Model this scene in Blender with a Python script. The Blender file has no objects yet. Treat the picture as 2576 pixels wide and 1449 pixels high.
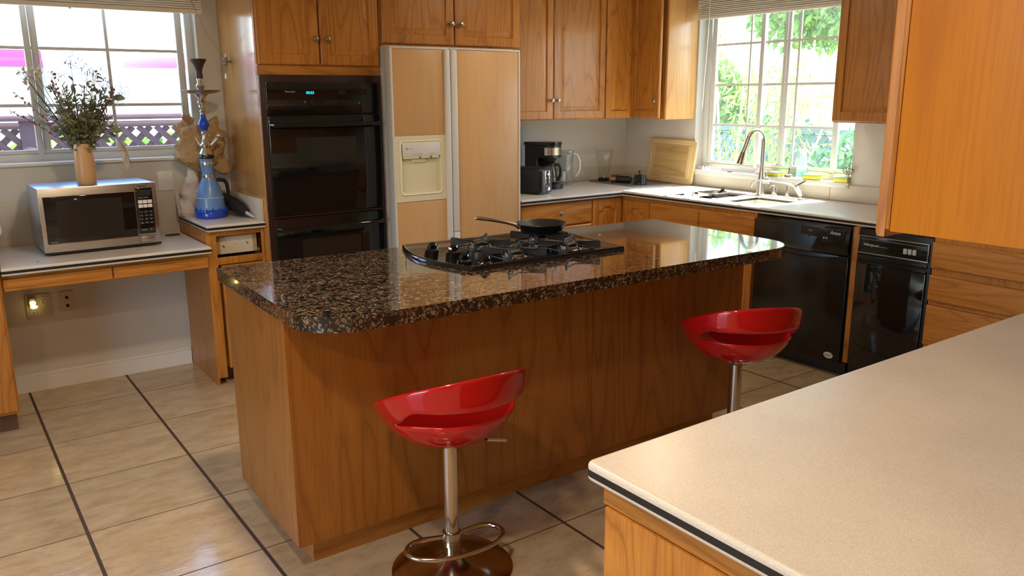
import bpy, bmesh, math, random
from mathutils import Vector, Matrix
random.seed(7)
S = bpy.context.scene
COL = S.collection
PI = math.pi

# ---------------------------------------------------------------- camera
YAW, PITCH, ROLL, FPX, CAMH = 0.6228661, 0.2306402, -0.0052331, 2057.17, 1.582
cd = bpy.data.cameras.new('camera')
cam = bpy.data.objects.new('camera', cd)
COL.objects.link(cam)
fw = Vector((math.sin(YAW) * math.cos(PITCH), math.cos(YAW) * math.cos(PITCH), -math.sin(PITCH)))
rt = Vector((math.cos(YAW), -math.sin(YAW), 0))
up = rt.cross(fw)
r2 = rt * math.cos(ROLL) + up * math.sin(ROLL)
u2 = -rt * math.sin(ROLL) + up * math.cos(ROLL)
M = Matrix(((r2.x, u2.x, -fw.x), (r2.y, u2.y, -fw.y), (r2.z, u2.z, -fw.z))).to_4x4()
M.translation = Vector((0, 0, CAMH))
cam.matrix_world = M
cd.sensor_width = 36
cd.lens = FPX / 2576 * 36
cd.clip_start = 0.02
cd.clip_end = 200
S.camera = cam

# ---------------------------------------------------------------- world, sun, exposure
S.view_settings.view_transform = 'Standard'
S.view_settings.look = 'None'
S.view_settings.gamma = 1
S.view_settings.use_curve_mapping = False
S.view_settings.exposure = 0.30
w = bpy.data.worlds.new('sky')
S.world = w
w.use_nodes = True
wn = w.node_tree
wn.nodes.clear()
sky = wn.nodes.new('ShaderNodeTexSky')
sky.sky_type = 'NISHITA'
sky.sun_disc = False
sky.sun_elevation = math.radians(57)
sky.sun_rotation = math.radians(100)
sky.air_density = 1.0
sky.dust_density = 1.0
bg = wn.nodes.new('ShaderNodeBackground')
bg.inputs['Strength'].default_value = 1.15
wo = wn.nodes.new('ShaderNodeOutputWorld')
wn.links.new(sky.outputs[0], bg.inputs[0])
wn.links.new(bg.outputs[0], wo.inputs[0])

def lamp(kind, name, loc, energy, color, size=0.1, direction=None):
    ld = bpy.data.lights.new(name, kind)
    ld.energy = energy
    ld.color = color
    if kind == 'AREA':
        ld.shape = 'DISK'
        ld.size = size
    elif kind == 'POINT':
        ld.shadow_soft_size = size
    elif kind == 'SUN':
        ld.angle = math.radians(0.55)
    o = bpy.data.objects.new(name, ld)
    COL.objects.link(o)
    o.location = loc
    if direction is not None:
        o.rotation_euler = Vector(direction).to_track_quat('-Z', 'Y').to_euler()
    return o

el, az = math.radians(57), math.radians(9)
lamp('SUN', 'sun', (9, 2, 8), 42.0, (1.0, 0.95, 0.86),
     direction=(-math.cos(el) * math.cos(az), math.cos(el) * math.sin(az), -math.sin(el)))
WARM = (1.0, 0.77, 0.52)
# recessed ceiling lamps of the kitchen (above the picture) and of the room behind the camera
for x, y, e in ((1.0, 2.5, 21), (0.15, 1.2, 17), (-1.0, 0.5, 17), (3.3, 3.4, 8), (1.2, -1.6, 20)):
    lamp('AREA', 'ceiling_lamp', (x, y, 2.415), e, WARM, 0.16, (0, 0, -1))

cy = S.cycles
cy.max_bounces = 8
cy.diffuse_bounces = 4
cy.glossy_bounces = 4
cy.transmission_bounces = 8
cy.transparent_max_bounces = 16
cy.sample_clamp_indirect = 4
cy.caustics_reflective = False
cy.caustics_refractive = False
cy.blur_glossy = 0.5
cy.use_denoising = True

# ---------------------------------------------------------------- materials
def new_mat(name):
    m = bpy.data.materials.new(name)
    m.use_nodes = True
    nt = m.node_tree
    return m, nt, nt.nodes['Principled BSDF']

def setp(b, **k):
    names = dict(color='Base Color', rough='Roughness', metal='Metallic', trans='Transmission Weight', ior='IOR',
                 coat='Coat Weight', coatr='Coat Roughness', alpha='Alpha', spec='Specular IOR Level',
                 em='Emission Color', ems='Emission Strength', sheen='Sheen Weight', sub='Subsurface Weight', aniso='Anisotropic')
    for n, v in k.items():
        if isinstance(v, tuple) and len(v) == 3:
            v = (*v, 1)
        b.inputs[names[n]].default_value = v

def plain(name, color, rough=0.5, **k):
    m, nt, b = new_mat(name)
    setp(b, color=color, rough=rough, **k)
    return m

def node(nt, t, **k):
    n = nt.nodes.new(t)
    for a, v in k.items():
        if a in n.inputs.keys() if hasattr(n.inputs, 'keys') else False:
            n.inputs[a].default_value = v
        else:
            setattr(n, a, v)
    return n

def ramp(nt, stops):
    r = nt.nodes.new('ShaderNodeValToRGB')
    e = r.color_ramp.elements
    while len(e) > 1:
        e.remove(e[-1])
    e[0].position = stops[0][0]
    e[0].color = (*stops[0][1], 1) if len(stops[0][1]) == 3 else stops[0][1]
    for p, c in stops[1:]:
        q = e.new(p)
        q.color = (*c, 1)
    return r

def g(v):
    return (v, v, v)

def coords(nt, scale=(1, 1, 1), loc=(0, 0, 0), rot=(0, 0, 0)):
    tc = nt.nodes.new('ShaderNodeNewGeometry')
    mp = nt.nodes.new('ShaderNodeMapping')
    mp.inputs['Scale'].default_value = scale
    mp.inputs['Location'].default_value = loc
    mp.inputs['Rotation'].default_value = rot
    nt.links.new(tc.outputs['Position'], mp.inputs[0])
    return mp

def noise(nt, vec, scale, detail=2, rough=0.5, dist=0):
    n = nt.nodes.new('ShaderNodeTexNoise')
    n.inputs['Scale'].default_value = scale
    n.inputs['Detail'].default_value = detail
    n.inputs['Roughness'].default_value = rough
    n.inputs['Distortion'].default_value = dist
    nt.links.new(vec.outputs[0], n.inputs['Vector'])
    return n

def math_n(nt, op, a, b=None):
    n = nt.nodes.new('ShaderNodeMath')
    n.operation = op
    for i, v in enumerate((a, b)):
        if v is None:
            continue
        if hasattr(v, 'links'):
            nt.links.new(v, n.inputs[i])
        else:
            n.inputs[i].default_value = v
    return n.outputs[0]

def mixc(nt, fac, a, b, mode='MIX'):
    n = nt.nodes.new('ShaderNodeMix')
    n.data_type = 'RGBA'
    n.blend_type = mode
    for i, v in ((0, fac), (6, a), (7, b)):
        if hasattr(v, 'links'):
            nt.links.new(v, n.inputs[i])
        else:
            n.inputs[i].default_value = v if i == 0 else (*v, 1)
    return n.outputs[2]

def bump(nt, b, h, strength=0.2, dist=0.01):
    n = nt.nodes.new('ShaderNodeBump')
    n.inputs['Strength'].default_value = strength
    n.inputs['Distance'].default_value = dist
    nt.links.new(h, n.inputs['Height'])
    nt.links.new(n.outputs[0], b.inputs['Normal'])

def oak(name, axis='z', light=(0.56, 0.24, 0.044), dark=(0.30, 0.10, 0.013), off=0.0, rough=0.38, rings=15, contrast=1.0, coat=0.12):
    """plain-sawn oak: contour lines of a stretched noise make cathedral grain, plus fine pores"""
    m, nt, b = new_mat(name)
    s = {'x': (0.11, 1, 1), 'y': (1, 0.11, 1), 'z': (1, 1, 0.11)}[axis]
    mp = coords(nt, s, (off, off * 0.7, off * 1.3))
    n1 = noise(nt, mp, 5.6, 1.6, 0.45, 0.05)
    rg = math_n(nt, 'FRACT', math_n(nt, 'MULTIPLY', n1.outputs['Fac'], float(rings)))
    r1 = ramp(nt, [(0, g(0.25)), (0.08, g(0.62)), (0.25, g(0.9)), (0.6, g(1)), (0.92, g(0.75)), (1, g(0.25))])
    nt.links.new(rg, r1.inputs[0])
    s2 = {'x': (0.035, 1, 1), 'y': (1, 0.035, 1), 'z': (1, 1, 0.035)}[axis]
    mp2 = coords(nt, s2, (off, 0, 0))
    n2 = noise(nt, mp2, 210, 3, 0.7)
    r2_ = ramp(nt, [(0.40, g(0.0)), (0.54, g(1))])
    nt.links.new(n2.outputs['Fac'], r2_.inputs[0])
    n3 = noise(nt, mp, 1.3, 2, 0.5)
    mask = math_n(nt, 'MULTIPLY', r1.outputs[0], math_n(nt, 'ADD', math_n(nt, 'MULTIPLY', r2_.outputs[0], 0.38), 0.62))
    mask = math_n(nt, 'ADD', math_n(nt, 'MULTIPLY', mask, contrast), 1 - contrast)
    c = mixc(nt, mask, dark, light)
    r3 = ramp(nt, [(0.3, (0.80, 0.76, 0.72)), (0.7, (1.08, 1.06, 1.0))])
    nt.links.new(n3.outputs['Fac'], r3.inputs[0])
    c2 = mixc(nt, 1.0, c, (1, 1, 1), 'MULTIPLY')
    nt.links.new(r3.outputs[0], c2.node.inputs[7])
    nt.links.new(c2, b.inputs['Base Color'])
    setp(b, rough=rough, coat=coat, coatr=0.12)
    bump(nt, b, mask, 0.12, 0.001)
    return m

OAKV = oak('oak_vertical', 'z')
OAKV2 = oak('oak_vertical_second', 'z', off=3.3)
OAKV3 = oak('oak_vertical_third', 'z', off=7.9)
OAKX = oak('oak_along_x', 'x', off=1.7)
OAKY = oak('oak_along_y', 'y', off=2.7)
ISLW = oak('shaded_island_veneer', 'z', (0.39, 0.152, 0.025), (0.18, 0.056, 0.007), 5.1, 0.36, 9, 0.8)  # same oak darkened, the island's shade put into its colour
PANW = oak('hanging_end_veneer', 'z', (0.60, 0.222, 0.007), (0.36, 0.115, 0.003), 14.2, 0.45, 3, 0.8, 0.05)
SIDEW = oak('tall_side_veneer', 'z', (0.55, 0.29, 0.09), (0.42, 0.19, 0.045), 4.2, 0.22, 6, 0.6, 0.6)
MAPLE = oak('fridge_veneer', 'z', (0.70, 0.44, 0.215), (0.60, 0.345, 0.15), 6.6, 0.42, 7, 0.55, 0.1)
OAKIN = plain('cabinet_shadow_line', (0.05, 0.02, 0.008), 0.8)

def speckle(name, base, alt, scale=900, rough=0.3, amount=0.6, coat=0.0):
    m, nt, b = new_mat(name)
    mp = coords(nt)
    n = noise(nt, mp, scale, 2, 0.6)
    r = ramp(nt, [(0.42, alt), (0.58, base)])
    nt.links.new(n.outputs['Fac'], r.inputs[0])
    n2 = noise(nt, mp, 3, 3, 0.6)
    c = mixc(nt, amount, base, (1, 1, 1))
    nt.links.new(r.outputs[0], c.node.inputs[7])
    r3 = ramp(nt, [(0.3, g(0.90)), (0.7, g(1.04))])
    nt.links.new(n2.outputs['Fac'], r3.inputs[0])
    c2 = mixc(nt, 1.0, c, (1, 1, 1), 'MULTIPLY')
    nt.links.new(r3.outputs[0], c2.node.inputs[7])
    nt.links.new(c2, b.inputs['Base Color'])
    setp(b, rough=rough, coat=coat)
    return m

LAM = speckle('cream_laminate', (0.76, 0.715, 0.65), (0.62, 0.56, 0.49), 420, 0.30, 0.8)
STRIPE = plain('black_edge_inlay', (0.012, 0.010, 0.010), 0.45)
SPLASH = speckle('backsplash_cream', (0.60, 0.55, 0.47), (0.53, 0.47, 0.39), 300, 0.4)

def paint(name, col, rough=0.6):
    m, nt, b = new_mat(name)
    mp = coords(nt)
    n = noise(nt, mp, 90, 3, 0.6)
    n2 = noise(nt, mp, 1.2, 3, 0.6)
    r = ramp(nt, [(0.3, tuple(x * 0.93 for x in col)), (0.7, col)])
    nt.links.new(n2.outputs['Fac'], r.inputs[0])
    nt.links.new(r.outputs[0], b.inputs['Base Color'])
    setp(b, rough=rough)
    bump(nt, b, n.outputs['Fac'], 0.12, 0.002)
    return m

WALL = paint('wall_paint', (0.66, 0.63, 0.585))
CEIL = paint('ceiling_paint', (0.78, 0.76, 0.72))
TRIM = plain('white_trim_paint', (0.78, 0.77, 0.75), 0.4)
VINYL = plain('vinyl_window_frame', (0.62, 0.62, 0.60), 0.4)

def granite():
    m, nt, b = new_mat('brown_granite')
    mp = coords(nt)
    nd = noise(nt, mp, 40, 2, 0.6)
    ad = nt.nodes.new('ShaderNodeMixRGB')
    ad.blend_type = 'LINEAR_LIGHT'
    ad.inputs[0].default_value = 0.020
    nt.links.new(mp.outputs[0], ad.inputs[1])
    nt.links.new(nd.outputs['Color'], ad.inputs[2])
    v = nt.nodes.new('ShaderNodeTexVoronoi')
    v.feature = 'DISTANCE_TO_EDGE'
    v.inputs['Scale'].default_value = 66
    v.inputs['Randomness'].default_value = 1
    v2 = nt.nodes.new('ShaderNodeTexVoronoi')
    v2.inputs['Scale'].default_value = 66
    for q in (v, v2):
        nt.links.new(ad.outputs[0], q.inputs['Vector'])
    tone = ramp(nt, [(0.0, (0.012, 0.010, 0.010)), (0.14, (0.018, 0.014, 0.012)), (0.19, (0.13, 0.080, 0.047)), (0.6, (0.21, 0.135, 0.085)), (1, (0.33, 0.235, 0.16))])
    sep = nt.nodes.new('ShaderNodeSeparateColor')
    nt.links.new(v2.outputs['Color'], sep.inputs[0])
    nt.links.new(sep.outputs[0], tone.inputs[0])
    edge = ramp(nt, [(0.08, g(0)), (0.20, g(1))])
    nt.links.new(v.outputs['Distance'], edge.inputs[0])
    c = mixc(nt, edge.outputs[0], (0.012, 0.010, 0.010), (1, 1, 1))
    nt.links.new(tone.outputs[0], c.node.inputs[7])
    n3 = noise(nt, mp, 260, 3, 0.7)
    r3 = ramp(nt, [(0.35, g(0.45)), (0.6, g(1.15))])
    nt.links.new(n3.outputs['Fac'], r3.inputs[0])
    c2 = mixc(nt, 1.0, c, (1, 1, 1), 'MULTIPLY')
    nt.links.new(r3.outputs[0], c2.node.inputs[7])
    nt.links.new(c2, b.inputs['Base Color'])
    setp(b, rough=0.07, ior=1.6, coat=0.5, coatr=0.03)
    return m
GRANITE = granite()

def floor_mat():
    """porcelain tiles 494 mm, wide grout one way and narrow grout the other"""
    m, nt, b = new_mat('floor_tiles')
    mp = coords(nt)
    sx = nt.nodes.new('ShaderNodeSeparateXYZ')
    nt.links.new(mp.outputs[0], sx.inputs[0])
    T = 0.4944
    def grout(sock, off, wid):
        u = math_n(nt, 'DIVIDE', math_n(nt, 'SUBTRACT', sock, off), T)
        f = math_n(nt, 'FRACT', math_n(nt, 'ADD', u, 50.5))
        d = math_n(nt, 'ABSOLUTE', math_n(nt, 'SUBTRACT', f, 0.5))
        return math_n(nt, 'LESS_THAN', d, wid / T / 2), math_n(nt, 'FLOOR', math_n(nt, 'ADD', u, 50.0))
    gx, ix = grout(sx.outputs[0], 0.323, 0.013)
    gy, iy = grout(sx.outputs[1], 4.656, 0.0055)
    gm = math_n(nt, 'MAXIMUM', gx, gy)
    wn_ = nt.nodes.new('ShaderNodeTexWhiteNoise')
    cb = nt.nodes.new('ShaderNodeCombineXYZ')
    nt.links.new(ix, cb.inputs[0])
    nt.links.new(iy, cb.inputs[1])
    nt.links.new(cb.outputs[0], wn_.inputs['Vector'])
    mp2 = coords(nt, (1, 2.2, 1))
    n1 = noise(nt, mp2, 6, 6, 0.68, 0.3)
    n2 = noise(nt, mp2, 40, 4, 0.7)
    r = ramp(nt, [(0.33, (0.42, 0.315, 0.19)), (0.5, (0.54, 0.425, 0.275)), (0.68, (0.62, 0.51, 0.355))])
    mx = math_n(nt, 'ADD', math_n(nt, 'MULTIPLY', n1.outputs['Fac'], 0.8), math_n(nt, 'MULTIPLY', n2.outputs['Fac'], 0.2))
    nt.links.new(mx, r.inputs[0])
    rv = ramp(nt, [(0, g(0.93)), (1, g(1.05))])
    nt.links.new(wn_.outputs['Value'], rv.inputs[0])
    c1 = mixc(nt, 1.0, (1, 1, 1), (1, 1, 1), 'MULTIPLY')
    nt.links.new(r.outputs[0], c1.node.inputs[6])
    nt.links.new(rv.outputs[0], c1.node.inputs[7])
    c = mixc(nt, gm, (1, 1, 1), (0.075, 0.045, 0.032))
    nt.links.new(c1, c.node.inputs[6])
    nt.links.new(c, b.inputs['Base Color'])
    rr = ramp(nt, [(0, g(0.13)), (1, g(0.75))])
    nt.links.new(gm, rr.inputs[0])
    nt.links.new(rr.outputs[0], b.inputs['Roughness'])
    setp(b, ior=1.5)
    mp3 = coords(nt, (1, 1.6, 1))
    n3 = noise(nt, mp3, 9, 3, 0.6, 0.4)
    h = math_n(nt, 'SUBTRACT', math_n(nt, 'MULTIPLY', n3.outputs['Fac'], 0.5), gm)
    bump(nt, b, h, 0.35, 0.006)
    return m
TILE = floor_mat()

BLACKG = plain('black_enamel_gloss', (0.006, 0.006, 0.006), 0.06, coat=0.3)
BLACKD = plain('dishwasher_black', (0.010, 0.0095, 0.009), 0.17)
BLACKP = plain('black_plastic', (0.012, 0.012, 0.012), 0.32)
BROWNB = plain('dark_brown_enamel', (0.035, 0.017, 0.014), 0.22)
IRON = plain('cast_iron_black', (0.006, 0.006, 0.0065), 0.42)
OVGLASS = plain('oven_window_glass', (0.020, 0.017, 0.012), 0.05)
PANC = plain('pan_coating', (0.010, 0.0105, 0.011), 0.38)
CHROME = plain('chrome', (0.80, 0.78, 0.75), 0.12, metal=1.0)
NICKEL = plain('brushed_nickel', (0.62, 0.59, 0.55), 0.27, metal=1.0)
PEWTER = plain('pewter_knob', (0.38, 0.35, 0.30), 0.35, metal=1.0)
WHITEP = plain('white_plastic', (0.78, 0.77, 0.74), 0.35)
WHITEM = plain('white_metal_trim', (0.72, 0.72, 0.70), 0.35)
GREYM = plain('fridge_side_grey', (0.50, 0.48, 0.47), 0.45)
ALMOND = plain('almond_plastic', (0.80, 0.75, 0.53), 0.38)
ALMOND2 = plain('darker_almond_plastic', (0.66, 0.61, 0.40), 0.35)  # deeper almond tone for the recess and the drip grille
IVORY = plain('ivory_outlet', (0.62, 0.54, 0.42), 0.45)
REDG = plain('red_gloss_plastic', (0.48, 0.003, 0.007), 0.10, coat=0.5, coatr=0.03)
CREAMC = plain('peach_ceramic', (0.66, 0.40, 0.19), 0.35)
YEL = plain('sponge_yellow', (0.80, 0.72, 0.09), 0.9)
GRN = plain('sponge_scrub_green', (0.35, 0.62, 0.38), 0.95)
GLOWY = plain('night_light_glow', (1, 0.9, 0.5), 0.5, em=(1.0, 0.80, 0.25), ems=4.0)
CYAN = plain('clock_display_glow', (0, 0.1, 0.1), 0.4, em=(0.02, 0.75, 0.85), ems=1.6)
GREYP = plain('grey_print', (0.45, 0.45, 0.44), 0.5)
DARKSLOT = plain('dark_slot', (0.02, 0.015, 0.012), 0.7)
STRING = plain('grey_string', (0.30, 0.25, 0.21), 0.9)
MATG = plain('grey_drying_mat', (0.16, 0.14, 0.135), 0.95)
BAMBOO = oak('bamboo_board', 'y', (0.50, 0.34, 0.15), (0.30, 0.185, 0.07), 8.2, 0.55, 6, 1.0, 0.0)
BAMBOOV = oak('bamboo_board_edge', 'z', (0.64, 0.48, 0.26), (0.54, 0.38, 0.19), 1.2, 0.5, 5, 0.6, 0.0)
WENGE = plain('dark_wood_handle', (0.11, 0.055, 0.028), 0.35)
COPPER = plain('amber_metal', (0.45, 0.27, 0.12), 0.3, metal=1.0)

def steel(name, col, axis='x', rough=0.3):
    m, nt, b = new_mat(name)
    s = {'x': (0.03, 1, 1), 'z': (1, 1, 0.03)}[axis]
    mp = coords(nt, s)
    n = noise(nt, mp, 400, 2, 0.5)
    r = ramp(nt, [(0.3, tuple(c * 0.85 for c in col)), (0.7, col)])
    nt.links.new(n.outputs['Fac'], r.inputs[0])
    nt.links.new(r.outputs[0], b.inputs['Base Color'])
    setp(b, rough=rough, metal=1.0)
    bump(nt, b, n.outputs['Fac'], 0.05, 0.001)
    return m
STEEL = steel('brushed_steel', (0.60, 0.56, 0.52))
STEELT = plain('sky_tinted_casing_steel', (0.50, 0.60, 0.72), 0.34, metal=1.0)  # blue of the reflected sky is tinted into the casing colour
STOOLM = steel('stool_chrome', (0.62, 0.56, 0.48), 'z', 0.16)

def thin_glass(name, tint=(1, 1, 1), rough=0.0, base=0.04, dirt=0.0):
    m = bpy.data.materials.new(name)
    m.use_nodes = True
    nt = m.node_tree
    nt.nodes.clear()
    out = nt.nodes.new('ShaderNodeOutputMaterial')
    tr = nt.nodes.new('ShaderNodeBsdfTransparent')
    tr.inputs[0].default_value = (*tint, 1)
    gl = nt.nodes.new('ShaderNodeBsdfGlossy')
    gl.inputs['Roughness'].default_value = rough
    lw = nt.nodes.new('ShaderNodeLayerWeight')
    lw.inputs['Blend'].default_value = 0.5
    mx = nt.nodes.new('ShaderNodeMixShader')
    f = math_n(nt, 'ADD', math_n(nt, 'MULTIPLY', math_n(nt, 'POWER', lw.outputs['Facing'], 4.0), 0.75), base)
    nt.links.new(f, mx.inputs[0])
    nt.links.new(tr.outputs[0], mx.inputs[1])
    nt.links.new(gl.outputs[0], mx.inputs[2])
    last = mx
    if dirt:
        df = nt.nodes.new('ShaderNodeBsdfDiffuse')
        df.inputs[0].default_value = (0.9, 0.92, 0.93, 1)
        tl = nt.nodes.new('ShaderNodeBsdfTranslucent')
        tl.inputs[0].default_value = (0.9, 0.92, 0.93, 1)
        ad = nt.nodes.new('ShaderNodeMixShader')
        ad.inputs[0].default_value = 0.5
        nt.links.new(df.outputs[0], ad.inputs[1])
        nt.links.new(tl.outputs[0], ad.inputs[2])
        m2 = nt.nodes.new('ShaderNodeMixShader')
        mp = coords(nt, (1, 1, 0.35))
        n = noise(nt, mp, 5, 4, 0.65)
        r = ramp(nt, [(0.40, g(dirt * 0.25)), (0.75, g(dirt))])
        nt.links.new(n.outputs['Fac'], r.inputs[0])
        nt.links.new(r.outputs[0], m2.inputs[0])
        nt.links.new(mx.outputs[0], m2.inputs[1])
        nt.links.new(ad.outputs[0], m2.inputs[2])
        last = m2
    nt.links.new(last.outputs[0], out.inputs[0])
    return m
PANE = thin_glass('window_glass', (0.94, 0.99, 0.98), 0, 0.02, 0.035)
PANEL_L = thin_glass('window_glass_left', (0.97, 0.98, 1.0), 0, 0.015, 0.015)
CLEARP = thin_glass('clear_plastic', (0.90, 0.92, 0.92), 0.08, 0.07, 0.16)
CLEARG = thin_glass('clear_jar_glass', (0.93, 0.95, 0.92), 0.02, 0.02, 0.0)
SMOKEG = thin_glass('carafe_glass', (0.62, 0.58, 0.52), 0.02, 0.08, 0.0)
TANKG = thin_glass('cloudy_tank_plastic', (0.8, 0.82, 0.82), 0.1, 0.06, 0.4)

def frosted_blue():
    m, nt, b = new_mat('frosted_blue_glass')
    setp(b, color=(0.17, 0.35, 0.78), rough=0.32, trans=0.25, sub=0.0, coat=0.2)
    return m
FBLUE = frosted_blue()
DBLUE = plain('deep_blue_glass', (0.015, 0.07, 0.55), 0.15, coat=0.3)
COBALT = plain('cobalt_accent', (0.005, 0.06, 0.62), 0.18, coat=0.3)
SILVER = plain('hookah_silver', (0.72, 0.68, 0.62), 0.14, metal=1.0)
TRAYM = plain('hookah_tray_metal', (0.50, 0.42, 0.38), 0.32, metal=1.0)
CLAYB = plain('dark_clay_bowl', (0.045, 0.027, 0.025), 0.5)

def paper(name, col, sub=0.0):
    m, nt, b = new_mat(name)
    mp = coords(nt)
    n = noise(nt, mp, 60, 3, 0.7)
    r = ramp(nt, [(0.3, tuple(c * 0.9 for c in col)), (0.7, col)])
    nt.links.new(n.outputs['Fac'], r.inputs[0])
    nt.links.new(r.outputs[0], b.inputs['Base Color'])
    setp(b, rough=0.75)
    return m
KRAFT = paper('kraft_paper', (0.50, 0.34, 0.17))
WPAPER = paper('white_wrapping_paper', (0.72, 0.66, 0.60))

def leafm(name, a, b_, trans=0.25):
    m, nt, b = new_mat(name)
    mp = coords(nt)
    n = noise(nt, mp, 17, 2, 0.6)
    r = ramp(nt, [(0.35, a), (0.65, b_)])
    nt.links.new(n.outputs['Fac'], r.inputs[0])
    nt.links.new(r.outputs[0], b.inputs['Base Color'])
    setp(b, rough=0.55)
    tl = nt.nodes.new('ShaderNodeBsdfTranslucent')
    nt.links.new(r.outputs[0], tl.inputs[0])
    mx = nt.nodes.new('ShaderNodeMixShader')
    mx.inputs[0].default_value = trans
    out = nt.nodes['Material Output']
    nt.links.new(b.outputs[0], mx.inputs[1])
    nt.links.new(tl.outputs[0], mx.inputs[2])
    nt.links.new(mx.outputs[0], out.inputs[0])
    return m
LF_GREEN = leafm('dried_green_leaves', (0.17, 0.19, 0.09), (0.34, 0.34, 0.17))
LF_PALE = leafm('eucalyptus_leaves', (0.26, 0.31, 0.26), (0.40, 0.42, 0.32))
LF_RED = leafm('dried_red_leaves', (0.22, 0.05, 0.05), (0.38, 0.12, 0.10))
LF_TAN = leafm('dried_tan_leaves', (0.48, 0.38, 0.24), (0.62, 0.52, 0.36))
BERRY = plain('dark_berry_sprig', (0.05, 0.05, 0.09), 0.6)
STEM = plain('dried_stem', (0.12, 0.09, 0.05), 0.8)
LF_OUT = leafm('garden_leaves', (0.07, 0.24, 0.06), (0.30, 0.46, 0.06), 0.42)
LF_OUT2 = leafm('hedge_leaves', (0.045, 0.16, 0.08), (0.14, 0.30, 0.11), 0.35)
FENCEM = oak('weathered_fence', 'x', (0.085, 0.055, 0.075), (0.05, 0.032, 0.045), 2.2, 0.9, 9, 0.7, 0.0)
FENCER = plain('pale_fence', (0.12, 0.19, 0.24), 0.9)
STUCCO = paint('stucco_white', (0.88, 0.87, 0.90), 0.9)
PINKP = paint('pink_fascia_paint', (0.72, 0.13, 0.40), 0.8)
GRASS = plain('yard_ground', (0.32, 0.30, 0.22), 0.95)
STALK = plain('bamboo_stalk', (0.62, 0.55, 0.28), 0.6)
BLIND = oak('whitewashed_blind_slats', 'y', (0.92, 0.91, 0.88), (0.80, 0.77, 0.72), 3.1, 0.6, 8, 0.7, 0.0)
BLINDX = oak('whitewashed_blind_slats_long', 'x', (0.92, 0.91, 0.88), (0.80, 0.78, 0.73), 3.1, 0.6, 8, 0.7, 0.0)

# ---------------------------------------------------------------- mesh helpers
ORG = {}

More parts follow.
